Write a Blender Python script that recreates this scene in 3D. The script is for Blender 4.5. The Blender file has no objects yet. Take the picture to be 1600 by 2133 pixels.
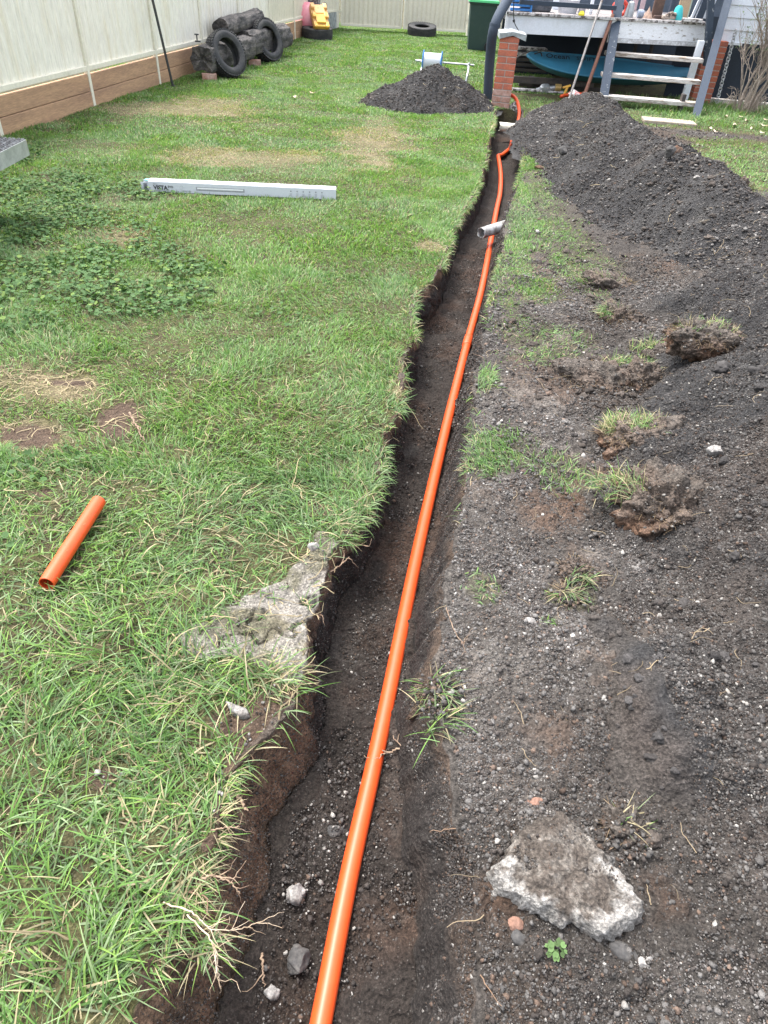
import bpy, bmesh, math, random
import numpy as np
from mathutils import Vector, Matrix

# ------------------------------------------------------------ camera, sky, sun, exposure
C = bpy.context.scene
COL = C.collection
F_PX, PITCH, ROLL, EYE = 1390.0, math.radians(39.65), math.radians(4.1), 1.70
_fwd = np.array([0, math.cos(PITCH), -math.sin(PITCH)])
_r0 = np.array([1.0, 0, 0]); _u0 = np.cross(_r0, _fwd)
_rt = _r0*math.cos(ROLL) + _u0*math.sin(ROLL)
_up = _u0*math.cos(ROLL) - _r0*math.sin(ROLL)
cam_data = bpy.data.cameras.new("camera"); cam = bpy.data.objects.new("camera", cam_data); COL.objects.link(cam)
cam.matrix_world = Matrix(((_rt[0], _up[0], -_fwd[0], 0), (_rt[1], _up[1], -_fwd[1], 0), (_rt[2], _up[2], -_fwd[2], EYE), (0, 0, 0, 1)))
cam_data.sensor_fit = 'VERTICAL'; cam_data.sensor_height = 36.0; cam_data.lens = F_PX/2133.0*36.0
cam_data.clip_start = 0.02; cam_data.clip_end = 2000
C.camera = cam

SUN_EL, SUN_AZ = math.radians(66), math.radians(-48)      # azimuth from +Y towards +X
world = bpy.data.worlds.new("World"); C.world = world; world.use_nodes = True
nt = world.node_tree; nt.nodes.clear()
sky = nt.nodes.new('ShaderNodeTexSky'); sky.sky_type = 'NISHITA'; sky.sun_disc = False
sky.sun_elevation = SUN_EL; sky.sun_rotation = SUN_AZ; sky.air_density = 1.0; sky.dust_density = 4.0; sky.ozone_density = 1.0
hsv = nt.nodes.new('ShaderNodeHueSaturation'); hsv.inputs['Saturation'].default_value = 0.36; hsv.inputs['Value'].default_value = 1.0
bg = nt.nodes.new('ShaderNodeBackground'); bg.inputs['Strength'].default_value = 0.15
out = nt.nodes.new('ShaderNodeOutputWorld')
nt.links.new(sky.outputs[0], hsv.inputs['Color']); nt.links.new(hsv.outputs[0], bg.inputs['Color']); nt.links.new(bg.outputs[0], out.inputs[0])
sl = bpy.data.lights.new("sun", 'SUN'); sl.energy = 1.1; sl.angle = math.radians(13); sl.color = (1, .965, .91)
so = bpy.data.objects.new("sun", sl); COL.objects.link(so)
sd = Vector((math.cos(SUN_EL)*math.sin(SUN_AZ), math.cos(SUN_EL)*math.cos(SUN_AZ), math.sin(SUN_EL)))
so.rotation_euler = sd.to_track_quat('Z', 'Y').to_euler(); so.location = (0, 0, 10)
C.view_settings.view_transform = 'Standard'; C.view_settings.look = 'None'; C.view_settings.gamma = 1.0
C.view_settings.exposure = 1.9
C.cycles.max_bounces = 5; C.cycles.diffuse_bounces = 3; C.cycles.transparent_max_bounces = 4
C.cycles.use_denoising = True

# ------------------------------------------------------------ pixel helpers: site points cast from image coordinates
def _ray(x, y):
    d = _fwd*F_PX + _rt*(x-800) - _up*(y-1066.5); return d/np.linalg.norm(d)
def G(x, y, z=0.0):
    d = _ray(x, y); return np.array([0, 0, EYE]) + d*((z-EYE)/d[2])
def A(x, y, Y):
    d = _ray(x, y); return np.array([0, 0, EYE]) + d*(Y/d[1])
rng = np.random.default_rng(7); random.seed(7)
PI = math.pi

# ------------------------------------------------------------ numpy noise
def _h(ix, iy, iz, s):
    n = (ix*374761393 + iy*668265263 + iz*1274126177 + s*1442695041).astype(np.uint32)
    n = (n ^ (n >> np.uint32(13)))*np.uint32(1274126177); n = (n ^ (n >> np.uint32(16)))*np.uint32(2246822519)
    return ((n ^ (n >> np.uint32(15))) & np.uint32(0xffffff)).astype(np.float64)/8388607.5 - 1.0
def vn(x, y, z=None, s=0):
    x = np.asarray(x, float); y = np.asarray(y, float); z = np.zeros_like(x) if z is None else np.asarray(z, float)
    xi, yi, zi = np.floor(x).astype(np.int64), np.floor(y).astype(np.int64), np.floor(z).astype(np.int64)
    fx, fy, fz = x-xi, y-yi, z-zi
    fx, fy, fz = fx*fx*(3-2*fx), fy*fy*(3-2*fy), fz*fz*(3-2*fz)
    r = 0
    for dx in (0, 1):
        for dy in (0, 1):
            for dz in (0, 1):
                w = (fx if dx else 1-fx)*(fy if dy else 1-fy)*(fz if dz else 1-fz)
                r = r + w*_h(xi+dx, yi+dy, zi+dz, s)
    return r
def fbm(x, y, z=None, f=1.0, o=4, s=0, g=.5):
    a, r = 1.0, 0.0
    x = np.asarray(x, float); y = np.asarray(y, float); z = np.zeros_like(x) if z is None else np.asarray(z, float)
    for k in range(o):
        r = r + a*vn(x*f + 17.3*k, y*f - 9.1*k, z*f + 5.7*k, s+k); f *= 2.03; a *= g
    return r
def sm(a, b, x):
    t = np.clip((x-a)/(b-a), 0, 1); return t*t*(3-2*t)
def mix(a, b, t):
    t = np.asarray(t)[..., None]; return a*(1-t) + b*t

# ------------------------------------------------------------ object helpers
def tag(o, label=None, cat=None, group=None, kind=None):
    if label: o['label'] = label
    if cat: o['category'] = cat
    if group: o['group'] = group
    if kind: o['kind'] = kind
    return o
def empty(name, loc, label, cat, group=None):
    o = bpy.data.objects.new(name, None); COL.objects.link(o); o.location = Vector([float(v) for v in loc]); o.empty_display_size = .1
    return tag(o, label, cat, group)
def link(name, me, mat, parent=None, loc=None):
    o = bpy.data.objects.new(name, me); COL.objects.link(o)
    if mat is not None and len(me.materials) == 0: me.materials.append(mat)
    if parent is not None:
        o.parent = parent
        if loc is None: o.location = -parent.location      # geometry is given in site coordinates
    if loc is not None: o.location = Vector([float(v) for v in loc])
    return o
def np_mesh(name, V, faces, cols=None, smooth=False):
    """V (n,3), faces (m,3) or (m,4) or a list of such arrays"""
    fl = faces if isinstance(faces, list) else [faces]
    me = bpy.data.meshes.new(name); V = np.ascontiguousarray(V, dtype=np.float32)
    me.vertices.add(len(V)); me.vertices.foreach_set('co', V.ravel())
    idx = np.concatenate([f.ravel() for f in fl]).astype(np.int32)
    tot = np.concatenate([np.full(len(f), f.shape[1]) for f in fl]).astype(np.int32)
    st = np.concatenate([[0], np.cumsum(tot)[:-1]]).astype(np.int32)
    me.loops.add(len(idx)); me.loops.foreach_set('vertex_index', idx)
    me.polygons.add(len(tot)); me.polygons.foreach_set('loop_start', st)
    if smooth: me.polygons.foreach_set('use_smooth', np.ones(len(tot), bool))
    me.update(calc_edges=True); me.validate()
    if cols is not None:
        a = me.color_attributes.new('col', 'FLOAT_COLOR', 'POINT')
        c = np.ones((len(V), 4), np.float32); c[:, :3] = cols; a.data.foreach_set('color', c.ravel())
    return me
class MB:
    """collects shapes into ONE mesh"""
    def __init__(s): s.v = []; s.f = []; s.c = []; s.n = 0
    def add(s, V, Fs, col=None):
        V = np.asarray(V, float); s.v.append(V)
        for f in Fs: s.f.append([int(i)+s.n for i in f])
        s.c.append(np.tile(np.asarray(col if col is not None else (1, 1, 1), float), (len(V), 1))); s.n += len(V); return s
    def box(s, c, size, ax=None, col=None, bev=0.0):
        """ax: 3 axis vectors"""
        c = np.asarray(c, float); h = np.asarray(size, float)/2
        ax = np.eye(3) if ax is None else np.asarray(ax, float)
        if bev <= 0:
            P = np.array([[x, y, z] for x in (-1, 1) for y in (-1, 1) for z in (-1, 1)])*h
            s.add(c + P@ax, [(0, 1, 3, 2), (4, 6, 7, 5), (0, 4, 5, 1), (2, 3, 7, 6), (0, 2, 6, 4), (1, 5, 7, 3)], col)
        else:
            b = min(bev, min(h)*.9); bm = bmesh.new(); bmesh.ops.create_cube(bm, size=2)
            for v in bm.verts: v.co = Vector((v.co.x*h[0], v.co.y*h[1], v.co.z*h[2]))
            bmesh.ops.bevel(bm, geom=bm.edges[:], offset=b, segments=2, affect='EDGES', profile=.6)
            P = np.array([v.co[:] for v in bm.verts]); bm.verts.ensure_lookup_table(); bm.verts.index_update()
            s.add(c + P@ax, [[v.index for v in f.verts] for f in bm.faces], col); bm.free()
        return s
    def bar(s, p, q, w, t, up=(0, 0, 1), col=None, bev=0.0):
        p = np.asarray(p, float); q = np.asarray(q, float); d = q-p; L = np.linalg.norm(d); d = d/L
        u = np.asarray(up, float); x = np.cross(d, u); x /= np.linalg.norm(x); z = np.cross(x, d)
        return s.box((p+q)/2, (w, L, t), (x, d, z), col, bev)
    def tube(s, pts, r, n=10, col=None, caps=True, flat=None):
        pts = np.asarray(pts, float); m = len(pts); r = np.broadcast_to(np.asarray(r, float), (m,))
        T = np.gradient(pts, axis=0); T /= np.linalg.norm(T, axis=1)[:, None] + 1e-12
        u = np.array([0, 0, 1.]) if abs(T[0][2]) < .9 else np.array([1., 0, 0])
        V = []
        for i in range(m):
            x = np.cross(u, T[i]); x /= np.linalg.norm(x) + 1e-12; y = np.cross(T[i], x); u = y
            a = np.arange(n)*2*PI/n
            V.append(pts[i] + r[i]*(np.cos(a)[:, None]*x + np.sin(a)[:, None]*y))
        Fs = [(i*n+j, i*n+(j+1) % n, (i+1)*n+(j+1) % n, (i+1)*n+j) for i in range(m-1) for j in range(n)]
        if caps: Fs += [tuple(range(n-1, -1, -1)), tuple((m-1)*n+j for j in range(n))]
        return s.add(np.concatenate(V), Fs, col)
    def lathe(s, prof, c=(0, 0, 0), ax=None, n=32, col=None, closed=False):
        """prof: (r, z) list; ax rows x,y,z axis"""
        ax = np.eye(3) if ax is None else np.asarray(ax, float); prof = np.asarray(prof, float); m = len(prof)
        a = np.arange(n)*2*PI/n
        V = np.concatenate([np.stack([r*np.cos(a), r*np.sin(a), np.full(n, z)], 1) for r, z in prof])
        k = m if closed else m-1
        Fs = [(i*n+j, i*n+(j+1) % n, ((i+1) % m)*n+(j+1) % n, ((i+1) % m)*n+j) for i in range(k) for j in range(n)]
        return s.add(np.asarray(c, float) + V@ax, Fs, col)
    def poly(s, P, th, nrm, col=None):
        P = np.asarray(P, float); n = len(P); Q = P + np.asarray(nrm, float)*th
        return s.add(np.concatenate([P, Q]), [tuple(range(n-1, -1, -1)), tuple(range(n, 2*n))] + [(i, (i+1) % n, n+(i+1) % n, n+i) for i in range(n)], col)
    def build(s, name, mat, parent=None, smooth=False, cols=False, loc=None, autosmooth=None):
        me = bpy.data.meshes.new(name); me.from_pydata(np.concatenate(s.v).tolist(), [], s.f)
        if smooth: me.polygons.foreach_set('use_smooth', np.ones(len(me.polygons), bool))
        if cols:
            a = me.color_attributes.new('col', 'FLOAT_COLOR', 'POINT'); c = np.ones((s.n, 4), np.float32); c[:, :3] = np.concatenate(s.c)
            a.data.foreach_set('color', c.ravel())
        me.update(); o = link(name, me, mat, parent, loc)
        if autosmooth:
            bm = bmesh.new(); bm.from_mesh(me); bmesh.ops.recalc_face_normals(bm, faces=bm.faces[:])
            for e in bm.edges:
                e.smooth = not (len(e.link_faces) == 2 and e.calc_face_angle(0) > math.radians(autosmooth))
            for f in bm.faces: f.smooth = True
            bm.to_mesh(me); bm.free()
        return o
def bez(P, n=24):
    """Catmull-Rom through points"""
    P = np.asarray(P, float); Q = np.vstack([2*P[0]-P[1], P, 2*P[-1]-P[-2]]); out = []
    for i in range(1, len(Q)-2):
        t = np.linspace(0, 1, n, endpoint=False)[:, None]
        out.append(.5*((2*Q[i]) + (Q[i+1]-Q[i-1])*t + (2*Q[i-1]-5*Q[i]+4*Q[i+1]-Q[i+2])*t**2 + (3*Q[i]-Q[i-1]-3*Q[i+1]+Q[i+2])*t**3))
    return np.vstack(out + [P[-1:]])

# ------------------------------------------------------------ materials
def nodes(name):
    m = bpy.data.materials.new(name); m.use_nodes = True; n = m.node_tree; n.nodes.clear()
    o = n.nodes.new('ShaderNodeOutputMaterial'); b = n.nodes.new('ShaderNodeBsdfPrincipled'); n.links.new(b.outputs[0], o.inputs[0])
    return m, n, b, o
def noise_node(n, scale, detail=4, rough=.6, vec=None, kind='ShaderNodeTexNoise'):
    t = n.nodes.new(kind); t.inputs['Scale'].default_value = scale
    if 'Detail' in t.inputs: t.inputs['Detail'].default_value = detail
    if kind == 'ShaderNodeTexNoise': t.inputs['Roughness'].default_value = rough
    if vec is not None: n.links.new(vec, t.inputs['Vector'])
    return t
def ramp(n, fac, stops):
    r = n.nodes.new('ShaderNodeValToRGB'); n.links.new(fac, r.inputs[0]); e = r.color_ramp.elements
    while len(e) < len(stops): e.new(.5)
    for k, (p, c) in enumerate(stops): e[k].position = p; e[k].color = (*c, 1) if len(c) == 3 else c
    return r
def mixc(n, a, b, fac, mode='MIX'):
    m = n.nodes.new('ShaderNodeMix'); m.data_type = 'RGBA'; m.blend_type = mode; m.clamp_factor = True
    for sock, v in ((m.inputs[0], fac), (m.inputs[6], a), (m.inputs[7], b)):
        if isinstance(v, (int, float)): sock.default_value = v
        elif isinstance(v, tuple): sock.default_value = (*v, 1)
        else: n.links.new(v, sock)
    return m.outputs[2]
def bump(n, b, h, strength, dist):
    u = n.nodes.new('ShaderNodeBump'); u.inputs['Strength'].default_value = strength; u.inputs['Distance'].default_value = dist
    n.links.new(h, u.inputs['Height']); n.links.new(u.outputs[0], b.inputs['Normal']); return u
def mat(name, col, rough=.7, col2=None, scale=6.0, lo=.42, hi=.62, fine=0.12, fscale=90, bmp=.15, bdist=.004, bscale=60, metal=0.0, spec=.5, stretch=None, cut=None):
    """procedural paint/wood/metal: two tones broken up by noise, fine grain, bump"""
    m, n, b, o = nodes(name); tc = n.nodes.new('ShaderNodeTexCoord'); v = tc.outputs['Object']
    if stretch:
        mp = n.nodes.new('ShaderNodeMapping'); mp.inputs['Scale'].default_value = stretch; n.links.new(v, mp.inputs[0]); v = mp.outputs[0]
    t1 = noise_node(n, scale, 6, .65, v); t2 = noise_node(n, fscale, 3, .6, v)
    base = col
    if col2 is not None:
        r = ramp(n, t1.outputs[0], [(lo, (0, 0, 0)), (hi, (1, 1, 1))]); base = mixc(n, col, col2, r.outputs[0])
    r2 = ramp(n, t2.outputs[0], [(.3, (1-fine*2,)*3), (.7, (1+fine*2,)*3)])
    c = mixc(n, base, r2.outputs[0], 1.0, 'MULTIPLY'); n.links.new(c, b.inputs['Base Color'])
    b.inputs['Roughness'].default_value = rough; b.inputs['Metallic'].default_value = metal; b.inputs['Specular IOR Level'].default_value = spec
    if bmp > 0:
        t3 = noise_node(n, bscale, 5, .65, v); bump(n, b, t3.outputs[0], bmp, bdist)
    return m
def soil_mat(name, rough=.92, speck=1.0, bs=1.0):
    m, n, b, o = nodes(name); tc = n.nodes.new('ShaderNodeTexCoord'); v = tc.outputs['Object']
    at = n.nodes.new('ShaderNodeAttribute'); at.attribute_name = 'col'
    f1 = noise_node(n, 130, 4, .7, v); f2 = noise_node(n, 28, 4, .65, v)
    r1 = ramp(n, f1.outputs[0], [(.30, (.42,)*3), (.5, (.95,)*3), (.72, (1.9,)*3)])
    r2 = ramp(n, f2.outputs[0], [(.3, (.66, .64, .62)), (.7, (1.35, 1.33, 1.3))])
    c = mixc(n, at.outputs['Color'], r1.outputs[0], 1.0*speck, 'MULTIPLY'); c = mixc(n, c, r2.outputs[0], .9, 'MULTIPLY')
    vo = noise_node(n, 210, 0, 0, v, 'ShaderNodeTexVoronoi'); rv = ramp(n, vo.outputs['Color'], [(.80, (0, 0, 0)), (.9, (1, 1, 1))])
    rd = ramp(n, vo.outputs['Distance'], [(.25, (1, 1, 1)), (.5, (0, 0, 0))])
    k = mixc(n, rv.outputs[0], rd.outputs[0], 1.0, 'MULTIPLY')
    km = n.nodes.new('ShaderNodeMath'); km.operation = 'MULTIPLY'; n.links.new(k, km.inputs[0]); km.inputs[1].default_value = .32*speck
    pale = mixc(n, c, (.75, .72, .66), .35)
    c = mixc(n, c, pale, km.outputs[0]); n.links.new(c, b.inputs['Base Color'])
    b.inputs['Roughness'].default_value = rough; b.inputs['Specular IOR Level'].default_value = .25
    h = n.nodes.new('ShaderNodeMath'); h.operation = 'ADD'; n.links.new(f1.outputs[0], h.inputs[0])
    vb = noise_node(n, 75, 0, 0, v, 'ShaderNodeTexVoronoi'); n.links.new(vb.outputs['Distance'], h.inputs[1])
    bump(n, b, h.outputs[0], .9, .010*bs)
    return m
def leaf_mat(name, trans=.35, rough=.5):
    m, n, b, o = nodes(name); at = n.nodes.new('ShaderNodeAttribute'); at.attribute_name = 'col'
    b.inputs['Roughness'].default_value = rough; b.inputs['Specular IOR Level'].default_value = .35
    n.links.new(at.outputs['Color'], b.inputs['Base Color'])
    t = n.nodes.new('ShaderNodeBsdfTranslucent'); c = mixc(n, at.outputs['Color'], (1.0, 1.15, .6), 1.0, 'MULTIPLY'); n.links.new(c, t.inputs[0])
    x = n.nodes.new('ShaderNodeMixShader'); x.inputs[0].default_value = trans
    n.links.new(b.outputs[0], x.inputs[1]); n.links.new(t.outputs[0], x.inputs[2]); n.links.new(x.outputs[0], o.inputs[0])
    return m
def attr_mat(name, rough=.8, fine=.15, bmp=.3, bdist=.004, bscale=80, spec=.3):
    m, n, b, o = nodes(name); tc = n.nodes.new('ShaderNodeTexCoord'); at = n.nodes.new('ShaderNodeAttribute'); at.attribute_name = 'col'
    t = noise_node(n, bscale, 5, .7, tc.outputs['Object']); r = ramp(n, t.outputs[0], [(.3, (1-2*fine,)*3), (.7, (1+2*fine,)*3)])
    c = mixc(n, at.outputs['Color'], r.outputs[0], 1.0, 'MULTIPLY'); n.links.new(c, b.inputs['Base Color'])
    b.inputs['Roughness'].default_value = rough; b.inputs['Specular IOR Level'].default_value = spec; bump(n, b, t.outputs[0], bmp, bdist); return m

M_SOIL = soil_mat('soil'); M_HEAP = soil_mat('heap_soil', bs=1.6); M_GRASS = leaf_mat('grass_blades'); M_LEAF = leaf_mat('weed_leaves', .15, .8)
M_CRUMB = attr_mat('crumbs', .9, .25, .6, .002, 300); M_STRAW = leaf_mat('straw', .1, .7)

# ------------------------------------------------------------ the ground
Lp = np.array([G(*p)[:2] for p in [(270,2133),(320,2010),(385,1900),(425,1800),(458,1690),(482,1620),(522,1560),(572,1512),(612,1470),(632,1420),(636,1370),(640,1300),(664,1221),(700,1145),(742,1095),(775,1050),(795,960),(806,905),(832,860),(836,800),(840,745),(868,700),(858,655),(868,610),(905,585),(925,540),(945,480),(958,450),(980,420),(1000,380),(1015,330),(1022,280),(1030,240),(1036,228)]])
Rp = np.array([G(*p)[:2] for p in [(1000,2133),(985,1900),(955,1750),(945,1600),(925,1500),(905,1400),(922,1300),(932,1200),(950,1100),(968,1000),(985,900),(985,820),(1005,700),(1030,600),(1048,520),(1052,450),(1072,400),(1090,350),(1095,300),(1090,260),(1088,232)]])
Lp = Lp[np.argsort(Lp[:, 1])]; Rp = Rp[np.argsort(Rp[:, 1])]
T_END = 11.9
def Lx(y): return np.interp(y, Lp[:, 1], Lp[:, 0])
def Rx(y): return np.interp(y, Rp[:, 1], Rp[:, 0])
DEPTH = .28
def floor_z(x, y): return -DEPTH + .02*np.sin(y*1.3) + .012*vn(x*6, y*6, s=31)
def base_z(x, y):
    """terrain without fine detail"""
    x = np.asarray(x, float); y = np.asarray(y, float)
    right = sm(0, .25, x - Rx(y))
    lump = sm(.9, 2.2, x)*sm(9.5, 7, y)*.10 + sm(.55, 1.0, x)*sm(2.2, 1.0, y)*.05
    return .012*vn(x*.9, y*.9, s=3) + .006*vn(x*3, y*3, s=4)*(1+right) + right*lump*sm(4.5, 3.2, x) + right*(.022*vn(x*2.2, y*2.2, s=8) + .013*fbm(x, y, f=5.5, o=2, s=9))*sm(9, 6, y)
# material regions, each an ellipse on the ground
def blob(px, py, rx, ry):
    c = G(px, py); return (c[0], c[1], abs(G(px+rx, py)[0]-c[0]), (G(px, py-ry)[1]-G(px, py+ry)[1])/2)
def field(blobs, x, y, seed=0, soft=.35):
    r = np.zeros_like(x)
    w = .5*fbm(x, y, f=3.0, o=5, s=seed, g=.65)
    for (cx, cy, rx, ry) in blobs:
        d = np.sqrt(((x-cx)/rx)**2 + ((y-cy)/ry)**2) + w
        r = np.maximum(r, 1-sm(1-soft, 1+soft, d))
    return r
B_DRY = [blob(*b) for b in [(450,228,110,22),(330,232,120,16),(770,300,75,46),(500,330,170,18),(260,490,50,22),(640,330,60,16),(110,800,110,30),(60,910,70,24),(900,510,22,10),(600,1330,40,60),(60,250,70,10),(880,620,14,30),(840,790,14,50)]]
B_THIN = [blob(*b) for b in [(100,800,130,40),(60,905,75,30),(250,865,60,45),(380,950,50,25),(210,1620,55,42),(70,1030,60,26),(770,300,50,30),(300,1400,50,22),(400,1350,60,40),(660,1060,50,22),(840,300,20,14),(140,380,30,12),(95,520,40,12),(360,725,60,12),(330,410,60,8),(520,1400,90,35),(560,1480,70,60),(520,1560,60,60),(440,1880,30,60),(380,1960,50,60),(620,1150,60,60),(520,1250,110,70),(250,490,40,12),(895,510,18,10)]]
B_BARE = [blob(*b) for b in [(60,910,55,22),(250,870,35,30),(215,1620,42,30),(670,1062,40,18),(490,1500,36,26),(370,1990,40,60),(440,1900,24,40),(90,1025,34,14),(140,800,60,9)]]
B_CONC = [blob(*b) for b in [(540,1300,95,42),(460,1320,80,34),(600,1240,60,34),(640,1185,55,26),(660,1125,34,26),(590,1350,50,24)]]
B_CLAY = [blob(*b) for b in [(1200,1190,55,42),(1130,1535,60,48),(1130,560,75,30),(1060,590,30,20),(1030,760,70,18),(1230,740,80,30),(1180,1010,60,60),(1130,820,70,30),(1260,1440,60,60),(1240,950,60,50),(1430,740,50,30),(1350,1900,60,60),(1450,590,60,16),(1130,355,20,8),(1040,1860,40,60),(1000,1050,40,80),(60,910,60,24),(670,1060,40,18),(1290,1000,60,80),(1110,1060,40,40)]]
B_PALE = [blob(*b) for b in [(1130,880,110,70),(1080,1180,120,100),(1130,1330,150,90),(1060,1250,60,120),(1450,660,140,60),(1500,850,110,60),(1380,1180,120,50),(1060,1640,70,60),(1100,1700,60,40),(1520,600,90,40),(1500,2080,120,70),(1150,640,80,60),(1250,1150,60,40),(1020,950,40,60),(1480,1500,60,80),(1100,250,30,60)]]
B_RGRASS = [blob(*b) for b in [(1130,350,40,50),(1095,430,38,60),(1085,540,36,50),(1060,650,24,50),(1120,600,50,30),(1125,400,42,70),(1150,465,50,40),(1200,545,70,44),(1175,500,45,30),(1075,690,46,44),(1110,740,70,30),(1150,715,60,22),(1085,560,44,36),(1220,600,40,24),(1010,790,30,24),(1030,960,40,26),(1060,930,60,26),(1010,1230,34,34),(1120,225,55,30),(1110,190,50,26),(1130,320,44,16),(1200,300,22,14),(1160,990,50,34),(1195,1240,34,20),(1150,1300,20,14),(1130,960,60,20),(1085,480,20,40),(1062,640,18,36),(1090,330,14,30)]]
S_LINE = np.array([[3.0, 12.2], *[list(G(*q)[:2]) for q in [(1425,292),(1470,330),(1525,365),(1590,412)]], [4.3, 6.3], [6, 5]])     # outer foot of the long spoil heap
def polydist(x, y, P):
    """signed distance to a polygon, positive inside"""
    x = np.asarray(x, float); y = np.asarray(y, float); out = np.full(x.shape, -9.0); lo, hi = P.min(0)-.3, P.max(0)+.3
    k = (x > lo[0]) & (x < hi[0]) & (y > lo[1]) & (y < hi[1]); a, b = x[k], y[k]; d = np.full(a.shape, 9.0); ins = np.zeros(a.shape, bool)
    for (x0, y0), (x1, y1) in zip(P, np.roll(P, -1, 0)):
        ex, ey = x1-x0, y1-y0; t_ = np.clip(((a-x0)*ex+(b-y0)*ey)/(ex*ex+ey*ey), 0, 1); d = np.minimum(d, np.hypot(a-x0-t_*ex, b-y0-t_*ey))
        ins ^= ((y0 > b) != (y1 > b)) & (a < (x1-x0)*(b-y0)/(y1-y0+1e-12)+x0)
    out[k] = np.where(ins, d, -d); return out
P_CONC = np.array([G(*q)[:2] for q in [(372,1345),(400,1308),(450,1268),(520,1232),(560,1215),(600,1180),(640,1150),(650,1105),(690,1100),(720,1150),(680,1225),(655,1300),(650,1385),(600,1402),(540,1385),(470,1365),(410,1372)]])
P_BARE = np.array([G(*q)[:2] for q in [(468,1620),(476,1560),(520,1470),(580,1420),(680,1400),(680,1450),(600,1530),(530,1600),(500,1700),(450,1740)]])
def conc(x, y): return sm(-.006, .006, polydist(x, y, P_CONC) + .035*fbm(x, y, f=9, o=5, s=76, g=.6))
def bare(x, y): return np.maximum(field(B_BARE, x, y, 72, .3), sm(-.02, .02, polydist(x, y, P_BARE) + .03*fbm(x, y, f=9, o=4, s=77)))
def right_lawn(x, y):
    xe = np.interp(y, S_LINE[::-1, 1], S_LINE[::-1, 0]) + .12*vn(x*3, y*3, s=12)
    m = sm(-.1, .15, x-xe)*sm(5.0, 6.0, y)
    dirt = np.exp(-((y-(11.2-.10*(x-3)) - .25*vn(x*1.3, y*.4, s=14))/.38)**2)       # worn strip before the steps
    return m*(1-.95*np.clip(dirt*1.2, 0, 1))
def lawn(x, y):
    """1 where turf grows"""
    left = sm(.0, -.03, x-Lx(y)+.02*vn(x*25, y*25, s=5))
    beyond = sm(T_END-.1, T_END+.1, y)*sm(1.9, 1.2, x)
    far = sm(12.1, 12.5, y)*(x > 1)
    r = field(B_RGRASS, x, y, 40, .7)*.95*(x > Rx(y)+.01)
    return np.clip(np.maximum.reduce([left, beyond, r, right_lawn(x, y), far]), 0, 1)
def heap_near(x, y): return x < np.interp(y, S_LINE[::-1, 1], S_LINE[::-1, 0])
def ground_color(x, y, z, zone):
    """zone 0 surface, 1 trench wall, 2 trench floor"""
    n1 = fbm(x, y, z, f=2.2, o=4, s=50); n2 = fbm(x, y, z, f=9, o=3, s=54)
    dark = np.array([.034, .030, .028]); brown = np.array([.095, .066, .048]); clay = np.array([.15, .088, .058]); pale = np.array([.22, .205, .19])
    thatch = np.array([.105, .100, .045]); straw = np.array([.30, .25, .15]); conc_c = np.array([.33, .31, .28])
    c = mix(np.broadcast_to(np.array([.088, .079, .072]), x.shape+(3,)), brown, sm(.0, .7, n1+.4*n2)*.55)
    c = mix(c, brown*np.array([.95, .9, .85]), np.where((x < (Lx(y)+Rx(y))/2), .9, 0.0))
    c = mix(c, clay, field(B_CLAY, x, y, 60, .95)*sm(-.3, .6, n2+.3*n1)*.6)
    c = mix(c, pale*.9, sm(.5, .0, x-Rx(y))*sm(9, 6, y)*sm(.6, 1.1, y)*sm(-.7, .5, n1+.5*n2)*.35)
    c = mix(c, pale, field(B_PALE, x, y, 64, .7)*sm(-.3, .6, n2)*.65)
    c = mix(c, dark, sm(1.1, 1.9, x)*sm(0.2, -.6, n1)*sm(7, 5, y)*.6)
    c = c*(1-.42*sm(.35, .9, x-Rx(y))*sm(4.5, 3.0, y)*sm(-.9, .3, n2))[..., None]
    c = c*(1-.3*sm(1.1, .6, y)*(x > Rx(y)))[..., None]
    lw = lawn(x, y)
    t = mix(np.broadcast_to(thatch, x.shape+(3,)), np.array([.07, .05, .035]), sm(-.2, .8, n2)*.6)
    t = mix(t, straw, field(B_DRY, x, y, 70, .8)*(.35+.4*sm(-.4, .4, n2)))
    t = mix(t, brown*1.2, bare(x, y))
    c = mix(c, t, sm(.1, .6, lw)*np.where((x > Rx(y)) & (y < 11) & (x < 3.2) & (heap_near(x, y)), .35, 1.0))
    c = mix(c, conc_c, (.30+.66*sm(-.5, .3, n2+.5*n1))*conc(x, y)*(x < Lx(y)+.02))
    c = mix(c, dark, np.exp(-(fbm(x, y, f=7, o=3, s=96)/.03)**2)*conc(x, y)*(x < Lx(y)+.02)*.8)
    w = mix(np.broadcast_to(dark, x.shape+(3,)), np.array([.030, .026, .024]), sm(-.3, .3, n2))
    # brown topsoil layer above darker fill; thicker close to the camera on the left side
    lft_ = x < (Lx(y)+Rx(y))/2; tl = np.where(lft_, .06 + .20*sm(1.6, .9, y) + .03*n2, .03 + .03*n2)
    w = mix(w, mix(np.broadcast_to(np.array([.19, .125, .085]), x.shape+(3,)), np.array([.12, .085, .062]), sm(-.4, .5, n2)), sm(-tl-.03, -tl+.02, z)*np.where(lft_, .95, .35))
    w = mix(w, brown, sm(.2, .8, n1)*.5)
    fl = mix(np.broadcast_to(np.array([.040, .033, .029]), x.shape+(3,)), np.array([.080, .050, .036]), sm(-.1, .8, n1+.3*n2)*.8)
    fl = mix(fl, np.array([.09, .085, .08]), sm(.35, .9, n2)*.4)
    c = np.where((zone == 1)[..., None], w, c*.90)*.82; return np.where((zone == 2)[..., None], fl*.72, c)

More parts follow.
